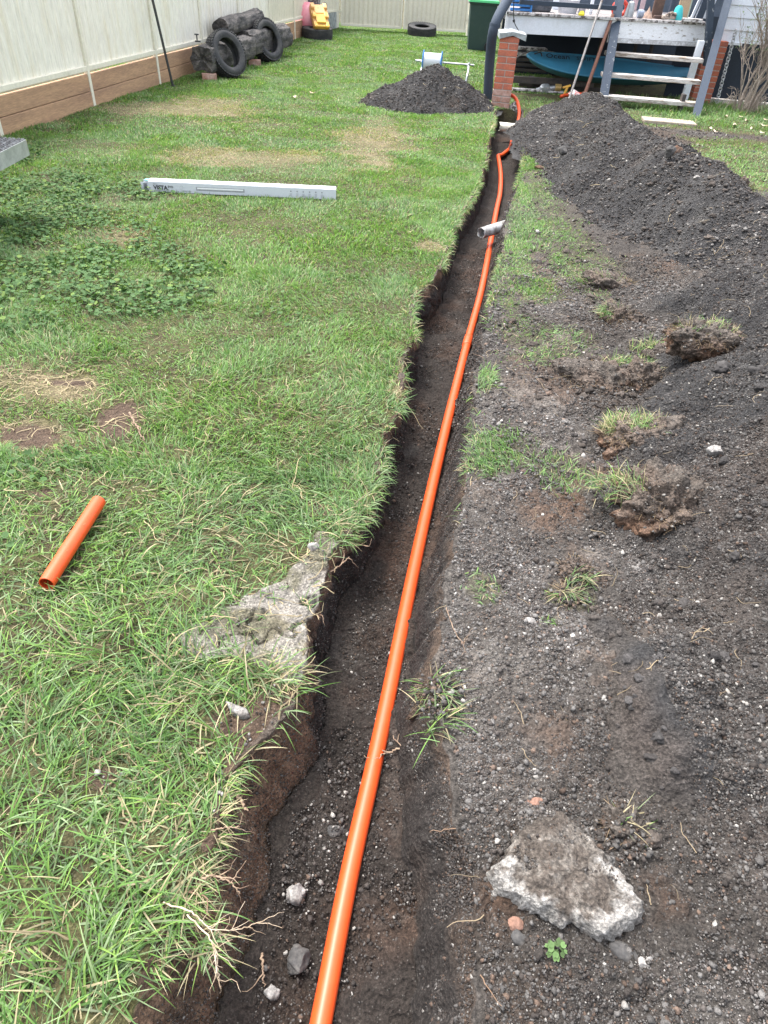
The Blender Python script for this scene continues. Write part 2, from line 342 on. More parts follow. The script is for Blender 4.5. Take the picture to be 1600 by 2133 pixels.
ys = [-4, -3, -2, -1.4, -1.0, -.7, -.4, -.2]; y = -.1
while y < 27:
    ys.append(y); y += min(.0042 + .00085*y*y, .13)
ys += [28, 30, 34, 40, 55, 80, 130, 250]; ys = np.array(ys)
NT = 380; t = np.concatenate([np.linspace(0, 1, NT)**1.12*.95, [1.05, 1.25, 1.6, 2.2, 3.5, 6, 12, 30, 80, 250]])
WK, FK = 30, 44
NR = len(ys); Dv = np.sqrt(ys**2 + EYE**2)
active = sm(T_END+.03, T_END-.05, ys)[:, None]
wid = np.where(ys < T_END, 1.0, .6)
lx, rx = Lx(ys), Rx(ys)
rag = .010*vn(ys*9, ys*0, s=21) + .010*vn(ys*31, ys*0, s=22) + .004*vn(ys*90, ys*0, s=23)
rag2 = .020*vn(ys*7, ys*0, s=25) + .010*vn(ys*27, ys*0, s=26)
lx = lx + rag; rx = rx + rag2
insL = (.035 + .085*sm(1.6, .7, ys)); insR = .085 - .03*sm(2, 6, ys) + .035*sm(1.7, .8, ys)
lft = lx[:, None] - (t*Dv[:, None])[:, ::-1]
rgt = rx[:, None] + t*Dv[:, None]
k = (np.arange(1, WK+1)/(WK+1))[None, :]
wl = lx[:, None] + insL[:, None]*k**1.0*active
wr = rx[:, None] - insR[:, None]*(1-(1-k[:, ::-1]))*1.0*active
fx = (lx+insL*active[:, 0])[:, None]*(1-np.linspace(0, 1, FK)) + (rx-insR*active[:, 0])[:, None]*np.linspace(0, 1, FK)
X = np.hstack([lft, wl, fx, wr, rgt]); Y = np.repeat(ys[:, None], X.shape[1], 1)
nL = lft.shape[1]
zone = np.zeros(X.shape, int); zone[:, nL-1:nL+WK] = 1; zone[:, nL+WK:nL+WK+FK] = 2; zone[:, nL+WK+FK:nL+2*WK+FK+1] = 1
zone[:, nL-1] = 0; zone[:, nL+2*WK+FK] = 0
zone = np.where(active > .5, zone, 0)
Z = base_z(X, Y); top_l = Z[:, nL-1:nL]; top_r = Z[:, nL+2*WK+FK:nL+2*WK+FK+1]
FZ = floor_z(X, Y)
Z[:, nL:nL+WK] = top_l*(1-k) + FZ[:, nL:nL+WK]*k
Z[:, nL+WK:nL+WK+FK] = FZ[:, nL+WK:nL+WK+FK] + (.05*np.linspace(0, 1, FK)**2.4 + .02*np.linspace(1, 0, FK)**4)[None, :]
kk = k[:, ::-1]
Z[:, nL+WK+FK:nL+2*WK+FK] = top_r*(1-kk) + (FZ[:, nL+WK+FK:nL+2*WK+FK]+.05)*kk**1.25
Z = np.where(active > .5, Z, np.where(np.arange(X.shape[1])[None, :] < nL, base_z(X, Y), base_z(X, Y)))
# fine relief
soil = 1 - np.where(zone == 0, sm(.2, .7, lawn(X, Y)), 0.0)
near = sm(14, 4, Y)
rel = soil*(.018*fbm(X, Y, Z, f=7, o=3, s=80) + .014*np.abs(fbm(X, Y, Z, f=34, o=2, s=84))*near + .0030*fbm(X, Y, Z, f=110, o=2, s=88)*sm(5, 2, Y)) + (1-soil)*.006*fbm(X, Y, f=14, o=3, s=81)
cf = conc(X, Y)*(X < Lx(Y)+.02)*(zone == 0)
crk = np.exp(-(fbm(X, Y, f=7, o=3, s=96)/.035)**2)*cf
rel = rel + cf*(.010 + .0025*np.round(2.0*fbm(X, Y, f=8, o=2, s=86)) + .0028*fbm(X, Y, f=60, o=3, s=89) - .020*crk) + field(B_CLAY, X, Y, 60, .6)*(zone == 0)*soil*.010*np.abs(fbm(X, Y, f=30, o=3, s=87))
Z = Z + np.where(zone == 1, 0, rel)
wn = .020*fbm(X*0+Y, Z, f=7, o=3, s=90) + .014*fbm(Y, Z, f=30, o=4, s=94, g=.6)*near
wn = np.where(np.arange(X.shape[1])[None, :] < nL+WK+5, wn*(1-.5*sm(2.0, 1.2, Y)), wn*.35)
side = np.where(np.arange(X.shape[1]) < nL+WK+5, -1.0, 1.0)[None, :]
edge = np.zeros_like(X); edge[:, nL:nL+WK] = np.sin(np.clip(k*1.1, 0, 1)*PI)**.5; edge[:, nL+WK+FK:nL+2*WK+FK] = np.sin(np.clip(kk*1.1, 0, 1)*PI)**.5
X = X + np.where(zone == 1, -wn*side*edge, 0)
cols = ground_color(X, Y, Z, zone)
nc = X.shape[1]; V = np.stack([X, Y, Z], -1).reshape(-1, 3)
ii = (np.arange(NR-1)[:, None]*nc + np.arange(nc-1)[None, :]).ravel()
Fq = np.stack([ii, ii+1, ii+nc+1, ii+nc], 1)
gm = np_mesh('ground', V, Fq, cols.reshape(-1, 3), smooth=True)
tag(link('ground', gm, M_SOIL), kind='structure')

# ------------------------------------------------------------ spoil heaps
CREST = np.array([(2.60, 12.3, .14), (2.45, 11.3, .36), (2.32, 10.0, .44), (2.32, 8.6, .42), (2.32, 7.4, .42), (2.42, 6.5, .46), (2.60, 5.6, .38), (2.9, 4.7, .26), (3.2, 3.9, .14), (3.4, 3.3, .05)])
def heap_h(x, y, P=None):
    """height of the long heap over the ground"""
    best = np.full(np.shape(x), -1.0)
    P = CREST if P is None else P
    for a, b in zip(P[:-1], P[1:]):
        d = b[:2]-a[:2]; L2 = (d**2).sum(); tt = np.clip(((x-a[0])*d[0] + (y-a[1])*d[1])/L2, 0, 1)
        dx, dy = x-(a[0]+tt*d[0]), y-(a[1]+tt*d[1]); dist = np.hypot(dx, dy); hc = a[2] + tt*(b[2]-a[2])
        w = np.where(dx < 0, hc*1.85 + .12, hc*1.5 + .14)
        h = hc*(1 - (np.sqrt((dist/w)**2 + .012) - .11)/.9)
        best = np.maximum(best, h)
    return best
def heap2_h(x, y):
    c = (0.33, 12.05); dx, dy = (x-c[0]), (y-c[1])
    ang = np.arctan2(dy, dx); w = .98 + .10*np.cos(ang-PI) + .07*np.cos(3*ang+1)
    w = np.where(dx > 0, w*.92, w*1.02)*np.where(dy < 0, 1.02, .75) 
    h = .50*(1 - (np.sqrt((np.hypot(dx, dy*1.05)/w)**2 + .006) - .07))
    d2 = np.hypot(x-.62, y-12.0); return np.maximum(h, .40*(1-d2/.68))
_hs = {}
def heap_n(hf, x, y):
    seed, amp = _hs[hf]; h = hf(x, y) + .07*fbm(x, y, f=2.6, o=3, s=seed)*amp; on = sm(-.03, .05, h)
    return np.where(h < -.02, -.03, h + on*(.022*fbm(x, y, f=8, o=3, s=seed+5) + .016*np.abs(fbm(x, y, f=24, o=3, s=seed+9))))
_hs[heap_h] = (200, 1.0); _hs[heap2_h] = (240, .5)
CREST3 = np.array([(3.0, 5.0, .10), (2.45, 4.2, .30), (2.15, 3.4, .35), (1.92, 2.6, .35), (1.66, 1.9, .33), (1.48, 1.2, .27), (1.42, .5, .20), (1.42, -.3, .14)])
def heap3_h(x, y): return heap_h(x, y, CREST3)
_hs[heap3_h] = (260, 1.5)
def make_heap(name, hf, x0, x1, y0, y1, step, label, seed, amp=1.0):
    xs = np.arange(x0, x1, step); yy = np.arange(y0, y1, step); X, Y = np.meshgrid(xs, yy)
    h = hf(X, Y) + .07*fbm(X, Y, f=2.6, o=3, s=seed)*amp; hn_ = heap_n(hf, X, Y); Z = base_z(X, Y) + hn_ + (hn_ > 0)*.004*vn(X*80, Y*80, s=seed+12)
    n2 = fbm(X, Y, f=5, o=4, s=seed+20); n1 = fbm(X, Y, f=1.3, o=3, s=seed+24)
    c = mix(np.broadcast_to(np.array([.040, .0395, .041]), X.shape+(3,)), np.array([.080, .078, .077]), sm(-.2, .9, n2)*.6)
    c = mix(c, np.array([.095, .067, .050]), sm(.45, 1.0, n1+.4*n2)*.35)
    if hf is heap3_h: c = mix(c, np.array([.075, .067, .061]), sm(.07, .0, hn_)*.8)
    keep = h > -.06; nc = X.shape[1]
    ii = (np.arange(X.shape[0]-1)[:, None]*nc + np.arange(nc-1)[None, :])
    kf = (keep[:-1, :-1] & keep[1:, 1:] & keep[1:, :-1] & keep[:-1, 1:]).ravel(); ii = ii.ravel()[kf]
    Fq = np.stack([ii, ii+1, ii+nc+1, ii+nc], 1); used = np.unique(Fq); rm = np.full(X.size, -1); rm[used] = np.arange(len(used))
    V = np.stack([X, Y, Z], -1).reshape(-1, 3)[used]
    me = np_mesh(name, V, rm[Fq], c.reshape(-1, 3)[used], smooth=True)
    return tag(link(name, me, M_HEAP), label, 'soil heap')
make_heap('soil_heap', heap_h, .9, 4.6, 3.0, 12.8, .016, 'long ridge of dark excavated soil running along the right of the trench to the steps', 200)
make_heap('soil_heap', heap2_h, -1.3, 1.9, 10.6, 13.4, .016, 'small cone of black soil on the lawn in front of the cable reel', 240, .5)
make_heap('soil_heap', heap3_h, .6, 3.6, -.8, 5.6, .010, 'low lumpy bank of charcoal soil along the right side, nearer than the long ridge', 260)
def surf_z(x, y):
    b = base_z(x, y); h = np.maximum.reduce([heap_n(heap_h, x, y), heap_n(heap2_h, x, y), heap_n(heap3_h, x, y)]); return b + np.maximum(h, 0)
def sz(x, y): return float(surf_z(np.array([float(x)]), np.array([float(y)]))[0])

# ------------------------------------------------------------ grass
def blades(x, y, z, az, L, W, th0, bend, col, seg, tipc=1.25, hang=False):
    """ribbons that start at x,y,z, lean th0 from upright and bend over"""
    n = len(x); s = np.linspace(0, 1, seg+1)
    th = th0[:, None] + bend[:, None]*s[None, :]
    dl = (L/seg)[:, None]
    cx = np.concatenate([np.zeros((n, 1)), np.cumsum(np.sin((th[:, 1:]+th[:, :-1])/2)*dl, 1)], 1)
    cz = np.concatenate([np.zeros((n, 1)), np.cumsum(np.cos((th[:, 1:]+th[:, :-1])/2)*dl, 1)], 1)
    px = x[:, None] + cx*np.cos(az)[:, None]; py = y[:, None] + cx*np.sin(az)[:, None]; pz = z[:, None] + cz
    pz = np.maximum(pz, (z-.002)[:, None] + rng.random((n, 1))*.012) if not hang else np.where(((px > Lx(py)) & (px < Rx(py))), pz, np.maximum(pz, (z-.002)[:, None]))
    tw = rng.normal(0, .5, n)[:, None]
    prof = (1-s**2.2)*.92 + .05; prof[0] = .7
    hw = W[:, None]*prof[None, :]/2
    ox = -np.sin(az)[:, None]*np.cos(tw)*hw; oy = np.cos(az)[:, None]*np.cos(tw)*hw; oz = np.sin(tw)*hw
    V = np.empty((n, seg+1, 2, 3)); V[:, :, 0] = np.stack([px-ox, py-oy, pz-oz], -1); V[:, :, 1] = np.stack([px+ox, py+oy, pz+oz], -1)
    base = (np.arange(n)*(seg+1)*2)[:, None] + (np.arange(seg)*2)[None, :]
    Fq = np.stack([base, base+1, base+3, base+2], -1).reshape(-1, 4)
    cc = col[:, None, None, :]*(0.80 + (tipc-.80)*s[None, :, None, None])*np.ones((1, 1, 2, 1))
    return V.reshape(-1, 3), Fq, cc.reshape(-1, 3)
def join(parts):
    Vs, Fs, Cs, o = [], [], [], 0
    for V, Fq, c in parts: Vs.append(V); Fs.append(Fq+o); Cs.append(c); o += len(V)
    return np.concatenate(Vs), np.concatenate(Fs), np.concatenate(Cs)
G_DEEP, G_MID, G_BLUE, G_YEL, G_STR, G_GLINT = (np.array(c) for c in ([.066, .160, .031], [.132, .255, .048], [.115, .195, .085], [.23, .36, .07], [.38, .32, .19], [.27, .34, .19]))
def grass_colors(x, y, n, dryness):
    q = fbm(x, y, f=1.1, o=3, s=300); q2 = fbm(x, y, f=6, o=3, s=304); u = rng.random(n)
    c = mix(np.broadcast_to(G_MID, (n, 3)), G_DEEP, np.clip(.35+.5*q2+rng.normal(0, .25, n), 0, 1))
    c = mix(c, G_BLUE, np.clip(.35-.5*q+rng.normal(0, .3, n), 0, 1)*.8)
    c = mix(c, G_YEL, (rng.random(n) < .10+.12*sm(0, .8, q))*.7)
    c = mix(c, G_GLINT, (rng.random(n) < .16)*.75)  # random pale blades paint in the highlights on the leaves
    c = mix(c, G_STR*rng.uniform(.6, 1.15, n)[:, None], (u < .08+.60*dryness+.16*sm(2.6, 1.2, y)*sm(-.5, .6, fbm(x, y, f=4.5, o=3, s=307)))*1.0)
    c = mix(c, np.array([.085, .135, .060]), (rng.random(n) < .22*sm(3.0, 1.5, y))*.8)
    return (c*1.0+.014)*rng.uniform(.78, 1.32, n)[:, None]
def keep_lawn(x, y, extra=1.0):
    lw = lawn(x, y); bare = np.maximum(globals()['bare'](x, y), .96*sm(.015, .08, polydist(x, y, P_CONC)+.03*fbm(x, y, f=9, o=3, s=76))); thin = field(B_THIN, x, y, 74, .7)
    p = np.clip(lw, 0, 1)**1.5*(1-.94*bare)*(1-.62*thin)
    clump = sm(-.9, .2, fbm(x, y, f=9, o=3, s=310)); return rng.random(len(x)) < p*(.45+.55*clump)*extra
def heap_free(x, y): return np.maximum.reduce([heap_h(x, y), heap2_h(x, y), heap3_h(x, y)]) < .01 + .03*rng.random(len(x))
parts = []
def patch(n, xr, yr, Lr, Wr, seg, th=(.3, .5), bd=(.8, .5), flow=1.0, cond=None, extra=1.0, longer=None):
    x = rng.uniform(*xr, n); y = rng.uniform(*yr, n)
    k = keep_lawn(x, y, extra) & heap_free(x, y)
    if cond is not None: k &= cond(x, y)
    x, y = x[k], y[k]; n = len(x); dry = field(B_DRY, x, y, 70, .5)
    az = flow*PI*1.6*fbm(x, y, f=2.2, o=2, s=320) + rng.normal(0, 1.1 if flow > 0 else 3, n)
    L = rng.uniform(*Lr, n)*(1-.45*dry)*(.8+.4*vn(x*2.5, y*2.5, s=330)); W = rng.uniform(*Wr, n)
    if longer is not None: L = L*longer(x, y)
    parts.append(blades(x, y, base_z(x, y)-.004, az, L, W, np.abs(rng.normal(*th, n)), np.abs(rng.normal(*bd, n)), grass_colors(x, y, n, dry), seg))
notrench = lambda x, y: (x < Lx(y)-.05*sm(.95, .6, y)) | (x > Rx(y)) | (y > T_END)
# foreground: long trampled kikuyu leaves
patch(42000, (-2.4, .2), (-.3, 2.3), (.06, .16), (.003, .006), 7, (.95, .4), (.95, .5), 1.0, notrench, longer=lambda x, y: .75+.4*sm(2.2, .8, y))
patch(52000, (-2.4, .2), (-.3, 2.3), (.02, .06), (.0022, .004), 3, (.8, .4), (.6, .5), .6, notrench)
# middle
patch(135000, (-4.2, .6), (2.2, 4.6), (.030, .075), (.0032, .0055), 4, (.55, .35), (.8, .5), .8, notrench)
patch(210000, (-5.4, 1.2), (4.4, 8.2), (.025, .055), (.005, .0085), 3, (.45, .3), (.6, .4), .7, lambda x, y: notrench(x, y) & ((x > -4.9)))
# back lawn
patch(200000, (-5.2, 1.6), (8.0, 14.0), (.028, .05), (.010, .016), 2, (.4, .3), (.6, .4), .6, notrench)
patch(170000, (-4.6, 2.8), (13.8, 26.5), (.03, .055), (.018, .028), 2, (.35, .3), (.5, .4), .6)
# right hand side
patch(150000, (.15, 2.4), (1.4, 9.0), (.02, .055), (.003, .006), 4, (.7, .4), (.8, .5), .6, notrench, .9)
patch(26000, (1.2, 3.2), (8.5, 13.5), (.03, .06), (.008, .014), 2, (.5, .4), (.7, .5), .6, notrench, .8)
patch(90000, (3.0, 9.0), (5.2, 14.2), (.028, .055), (.009, .015), 2, (.45, .3), (.6, .4), .6)
patch(14000, (3.6, 9.0), (11.6, 14.4), (.06, .13), (.009, .015), 3, (.3, .3), (.8, .5), .6, lambda x, y: y > 11.75)
for (px, py, n_, sp) in ((125, 1150, 26, .03), (165, 1110, 22, .03), (395, 1880, 40, .025), (420, 1950, 40, .02), (905, 1440, 80, .020), (912, 1500, 60, .020), (590, 1410, 70, .035), (560, 1420, 60, .03), (700, 1090, 60, .03)):
    cc_ = G(px, py); x = rng.normal(cc_[0], sp, n_); y = rng.normal(cc_[1], sp, n_); z = np.where((x > Lx(y)) & (x < Rx(y)), base_z(x, y)-.02, base_z(x, y))
    parts.append(blades(x, y, z-.004, rng.normal(-.3, .9, n_), rng.uniform(.05, .13, n_), rng.uniform(.0028, .0055, n_), rng.uniform(.4, 1.4, n_), rng.uniform(.3, 1.5, n_), grass_colors(x, y, n_, np.full(n_, .45)), 6, hang=True))
# turf fringe hanging over the trench edges
def fringe(n, side, y0, y1, Lr, dens=1.0):
    y = rng.uniform(y0, y1, n); e = Lx(y) if side < 0 else Rx(y)
    x = e + side*rng.exponential(.018, n) + .010*vn(y*9, y*0, s=21)*(side < 0)
    k = rng.random(n) < sm(-.25, .45, fbm(y, y*0, f=2.6 if side < 0 else 1.7, o=3, s=340+side))*dens
    if side > 0: k &= (field(B_RGRASS, x+.05, y, 40, .5) > .15) | (rng.random(n) < .12)
    else: k &= ((conc(x-.03, y) < .3) & (bare(x-.04, y) < .5)) | (rng.random(n) < .12)
    x, y = x[k], y[k]; n = len(x); az = (0 if side < 0 else PI) + rng.normal(0, 1.3, n)
    dry = np.clip(.45+.5*fbm(x, y, f=4, o=2, s=344), 0, 1)
    V, Fq, cc = blades(x, y, base_z(x, y)-.006, az, rng.uniform(*Lr, n), rng.uniform(.002, .004, n)*(1+y/7), rng.uniform(.5, 2.0, n), rng.uniform(-.2, 1.9, n), grass_colors(x, y, n, dry*.7), 5, hang=True)
    parts.append((V, Fq, cc))
fringe(3600, -1, .2, 3.0, (.04, .11)); fringe(7000, -1, 3.0, 11.8, (.04, .09)); fringe(7000, 1, 2.0, 11.6, (.035, .08)); 
V_, F_, C_ = join(parts)
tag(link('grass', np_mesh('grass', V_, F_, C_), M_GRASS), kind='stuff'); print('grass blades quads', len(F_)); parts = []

# dead runners, straw and fine roots lying about
def runners(n, xr, yr, Lr, cond, seed, w=(.0015, .003), c0=(.36, .29, .17)):
    x = rng.uniform(*xr, n); y = rng.uniform(*yr, n); k = cond(x, y); x, y = x[k], y[k]; n = len(x)
    seg = 7; L = rng.uniform(*Lr, n); az = rng.uniform(0, 2*PI, n); P = np.zeros((n, seg+1, 3)); P[:, 0] = np.stack([x, y, surf_z(x, y)+.004], 1)
    dz = rng.normal(.12, .25, n)
    for i in range(seg):
        az = az + rng.normal(0, .38, n); dz = dz - .06
        P[:, i+1] = P[:, i] + (L/seg)[:, None]*np.stack([np.cos(az), np.sin(az), dz], 1)
    zz = surf_z(P[:, :, 0], P[:, :, 1]); intr = (P[:, :, 0] > Lx(P[:, :, 1])+.015) & (P[:, :, 0] < Rx(P[:, :, 1])-.015) & (P[:, :, 1] < T_END)
    P[:, :, 2] = np.where(intr, P[:, :, 2], np.maximum(P[:, :, 2], zz+.003))
    W = rng.uniform(*w, n)[:, None]*np.linspace(1, .5, seg+1)[None, :]*np.maximum(1, P[:, :, 1]/4.5)
    d = np.gradient(P, axis=1); o = np.stack([-d[:, :, 1], d[:, :, 0], d[:, :, 2]*0], -1); o /= np.linalg.norm(o, axis=-1, keepdims=True)+1e-9
    V = np.empty((n, seg+1, 3, 3)); V[:, :, 0] = P - o*W[..., None]; V[:, :, 1] = P + np.array([0, 0, 1.])*W[..., None]; V[:, :, 2] = P + o*W[..., None]
    b = (np.arange(n)*(seg+1)*3)[:, None] + (np.arange(seg)*3)[None, :]
    Fq = np.concatenate([np.stack([b+a, b+a+1, b+a+4, b+a+3], -1).reshape(-1, 4) for a in (0, 1)])
    c = np.array(c0)*rng.uniform(.5, 1.2, (n, 1)); c = c[:, None, None, :]*np.ones((1, seg+1, 3, 1)); parts.append((V.reshape(-1, 3), Fq, c.reshape(-1, 3)))
nt_ = notrench
runners(2600, (-2.2, .2), (.1, 3.2), (.04, .16), lambda x, y: nt_(x, y) & (x < Lx(y)) & (rng.random(len(x)) < .25+.75*np.maximum(field(B_DRY, x, y, 70, .5), field(B_THIN, x, y, 74, .5))), 1)
runners(2600, (.1, 2.6), (.2, 5.5), (.03, .10), lambda x, y: (x > Rx(y)) & (rng.random(len(x)) < .12+.5*np.maximum(field(B_CLAY, x, y, 60, .6), field(B_RGRASS, x, y, 40, .5))), 2, (.0008, .0018), (.27, .21, .135))
runners(2600, (-3.9, 3), (3, 12), (.04, .12), lambda x, y: nt_(x, y) & (rng.random(len(x)) < .12+.6*(np.abs(x-Lx(y)) < .12)+.4*field(B_DRY, x, y, 70, .5)), 3, (.001, .0022), (.32, .26, .16))
runners(420, (-.6, .9), (.3, 6), (.03, .12), lambda x, y: (x > Lx(y)-.02) & (x < Lx(y)+.01), 4, (.001, .002), (.22, .14, .09))
runners(420, (-.6, 1.2), (.3, 7), (.03, .10), lambda x, y: (x > Rx(y)-.01) & (x < Rx(y)+.03), 4, (.001, .002), (.22, .14, .09))
V_, F_, C_ = join(parts); tag(link('dead_grass', np_mesh('dead_grass', V_, F_, C_), M_STRAW), kind='stuff'); parts = []

# ------------------------------------------------------------ broadleaf weeds
B_WEED = [blob(*b) for b in [(90,480,150,70),(40,600,110,70),(200,560,150,60),(330,560,110,50),(250,610,130,45),(120,400,170,45),(230,420,80,30),(380,560,60,30),(30,330,60,30),(410,620,40,30),(60,680,90,30)]]
def leaves(x, y, h, R, az, tilt, col, lobes=7):
    n = len(x); m = 14; a = np.linspace(0, 2*PI, m, endpoint=False)
    prof = (1 - .42*np.exp(-((np.abs((a+PI) % (2*PI)-PI)-PI)/.25)**2)) * (1+.07*np.cos(lobes*a))       # round leaf, notch at the stalk
    lx_, ly_ = np.cos(a)*prof, np.sin(a)*prof; lz_ = .16*prof**2 + .06*np.cos(lobes*a)
    P = np.concatenate([[[0, 0, 0]], np.stack([lx_, ly_, lz_], 1)])[None]*R[:, None, None]
    ct, st = np.cos(tilt)[:, None], np.sin(tilt)[:, None]; X_ = P[..., 0]*ct + P[..., 2]*st; Z_ = -P[..., 0]*st + P[..., 2]*ct
    ca, sa = np.cos(az)[:, None], np.sin(az)[:, None]
    V = np.stack([x[:, None]+X_*ca-P[..., 1]*sa, y[:, None]+X_*sa+P[..., 1]*ca, (base_z(x, y)+h)[:, None]+Z_], -1)
    b = (np.arange(n)*(m+1))[:, None]; j = np.arange(m)[None, :]
    Fq = np.stack([b+0*j, b+1+j, b+1+(j+1) % m], -1).reshape(-1, 3)
    c = col[:, None, :]*np.concatenate([[.8], np.ones(m)])[None, :, None]; return V.reshape(-1, 3), Fq, c.reshape(-1, 3)
def weeds(n, xr, yr, B, s, extra=.9, Rr=(.008, .017)):
    x = rng.uniform(*xr, n); y = rng.uniform(*yr, n); k = (rng.random(n) < field(B, x, y, s, .5)*sm(-.9, .1, fbm(x, y, f=4, o=2, s=355))*extra) & (x < Lx(y)-.05); x, y = x[k], y[k]; n = len(x)
    c = mix(np.broadcast_to(np.array([.050, .115, .030]), (n, 3)), np.array([.085, .16, .055]), rng.random(n)); c = mix(c, np.array([.17, .25, .05]), (rng.random(n) < .12)*.7)
    parts.append(leaves(x, y, rng.uniform(.015, .05, n), rng.uniform(*Rr, n), rng.uniform(0, 2*PI, n), rng.normal(0, .45, n), c*rng.uniform(.75, 1.2, n)[:, None]))
weeds(44000, (-5.4, -.8), (3.2, 8), B_WEED, 350)
B_WEED2 = [blob(*b) for b in [(160,950,50,24),(80,1000,60,14),(30,980,50,30),(350,440,160,20),(560,640,60,40),(430,430,80,14),(30,860,50,14),(30,1130,24,20)]]
weeds(9000, (-2.4, -.3), (1.3, 5.5), B_WEED2, 352, .35, (.007, .015))
V_, F_, C_ = join(parts); tag(link('clover_weeds', np_mesh('clover_weeds', V_, F_, C_), M_LEAF), kind='stuff'); parts = []

# ------------------------------------------------------------ crumbs of soil, cinder and gravel
OCT = np.array([[1, 0, 0], [-1, 0, 0], [0, 1, 0], [0, -1, 0], [0, 0, 1], [0, 0, -1], [.6, .6, .55], [-.6, .6, .55], [-.6, -.6, .55], [.6, -.6, .55]])
OCF = np.array([[4, 0, 6], [4, 6, 2], [4, 2, 7], [4, 7, 1], [4, 1, 8], [4, 8, 3], [4, 3, 9], [4, 9, 0], [0, 5, 2], [0, 2, 6], [2, 5, 1], [2, 1, 7], [1, 5, 3], [1, 3, 8], [3, 5, 0], [3, 0, 9]])
OC6 = OCT[:6]; OF6 = np.array([[0, 2, 4], [2, 1, 4], [1, 3, 4], [3, 0, 4], [2, 0, 5], [1, 2, 5], [3, 1, 5], [0, 3, 5]])
def tiny(x, y, z, r, col):
    n = len(x); P = (OC6[None] + rng.normal(0, .28, (n, 6, 3)))*r[:, None, None]*np.array([1, 1, .8]); V = P + np.stack([x, y, z], 1)[:, None, :]
    return V.reshape(-1, 3), ((np.arange(n)*6)[:, None, None] + OF6[None]).reshape(-1, 3), np.repeat(col, 6, 0)
def crumbs(x, y, z, r, col):
    n = len(x); P = OCT[None]*rng.uniform(.62, 1.15, (n, 10, 1))*np.stack([rng.uniform(.7, 1.3, n), rng.uniform(.7, 1.3, n), rng.uniform(.5, .95, n)], 1)[:, None, :]*r[:, None, None]
    a = rng.uniform(0, 2*PI, n); ca, sa = np.cos(a)[:, None], np.sin(a)[:, None]; X_, Y_ = P[..., 0]*ca-P[..., 1]*sa, P[..., 0]*sa+P[..., 1]*ca
    tl = rng.normal(0, .5, n)[:, None]; X2 = X_*np.cos(tl)+P[..., 2]*np.sin(tl); Z2 = -X_*np.sin(tl)+P[..., 2]*np.cos(tl)
    V = np.stack([x[:, None]+X2, y[:, None]+Y_, z[:, None]+Z2], -1)
    Fq = (np.arange(n)*10)[:, None, None] + OCF[None]
    return V.reshape(-1, 3), Fq.reshape(-1, 3), np.repeat(col, 10, 0)
_bm = bmesh.new(); bmesh.ops.create_icosphere(_bm, subdivisions=2, radius=1.0); ICV = np.array([v.co[:] for v in _bm.verts]); ICF = np.array([[v.index for v in f.verts] for f in _bm.faces]); _bm.free()
def big_crumbs(x, y, z, r, col):
    n = len(x); sd = rng.uniform(-50, 50, (n, 1)); P0 = np.broadcast_to(ICV[None], (n, *ICV.shape)); nn = fbm(P0[..., 0]+sd, P0[..., 1]-sd, P0[..., 2], f=1.5, o=3, s=450, g=.6)
    P = P0*(1+.60*nn)[..., None]*np.stack([rng.uniform(.7, 1.3, n), rng.uniform(.7, 1.2, n), rng.uniform(.5, .85, n)], 1)[:, None, :]*r[:, None, None]
    a = rng.uniform(0, 2*PI, n); ca, sa = np.cos(a)[:, None], np.sin(a)[:, None]
    V = np.stack([x[:, None]+P[..., 0]*ca-P[..., 1]*sa, y[:, None]+P[..., 0]*sa+P[..., 1]*ca, z[:, None]+P[..., 2]], -1); m_ = len(ICV)
    return V.reshape(-1, 3), ((np.arange(n)*m_)[:, None, None] + ICF[None]).reshape(-1, 3), np.repeat(col, m_, 0)*(1+.3*nn.reshape(-1, 1))
def crumb_cols(n, pale=.12, grey=.35, red=.1):
    u = rng.random(n); c = np.tile(np.array([.046, .039, .035]), (n, 1)); c[u < grey+pale+red] = [.095, .089, .084]; c[u < pale+red] = [.095, .066, .050]; c[u < pale] = [.26, .245, .225]
    return c*rng.uniform(.6, 1.35, (n, 1))
def sizes(n, lo, hi, p=2.9): return lo*(1-rng.random(n)*(1-(lo/hi)**p))**(-1/p)
def scatter(n, xr, yr, lo, hi, cond, zf, **kw):
    x = rng.uniform(*xr, n); y = rng.uniform(*yr, n); k = cond(x, y); x, y = x[k], y[k]; n = len(x); r = sizes(n, lo, hi)
    pl = field(B_PALE, x, y, 64, .7); c = crumb_cols(n, **kw); pl = np.maximum(pl, sm(.5, .0, x-Rx(y))*(x > Rx(y))*sm(9, 6, y)*sm(.6, 1.1, y)*.8); c = mix(c, c*1.5+.025, pl*.8*(heap3_h(x, y) < .03))
    k = rng.random(n) < .45+.55*sm(-.5, .4, fbm(x, y, f=5, o=3, s=460)); x, y, r, c = x[k], y[k], r[k], c[k]; z = zf(x, y)
    big = r/np.hypot(y, EYE) > .0060
    ty = r/np.hypot(y, EYE) < .0016; md = ~big & ~ty
    parts.append(tiny(x[ty], y[ty], (z+r*.2)[ty], r[ty], c[ty])); parts.append(crumbs(x[md], y[md], (z+r*.15)[md], r[md], c[md])); parts.append(big_crumbs(x[big], y[big], (z+r*.1)[big], r[big], c[big]*.85))
rs = lambda x, y: (x > Rx(y)+.01) & (rng.random(len(x)) < 1-.7*lawn(x, y)) & (heap_n(heap_h, x, y) < .006) & (heap_n(heap3_h, x, y) < .006)
ground_fine = lambda x, y: base_z(x, y) + .018*fbm(x, y, base_z(x, y), f=7, o=3, s=80) + .014*np.abs(fbm(x, y, base_z(x, y), f=34, o=2, s=84))*sm(14, 4, y)
scatter(380000, (.15, 2.0), (-.1, 2.4), .0017, .011, rs, ground_fine, pale=.028, grey=.46)
scatter(200000, (.2, 3.4), (2.2, 5.2), .0030, .017, rs, ground_fine, pale=.025, grey=.46)
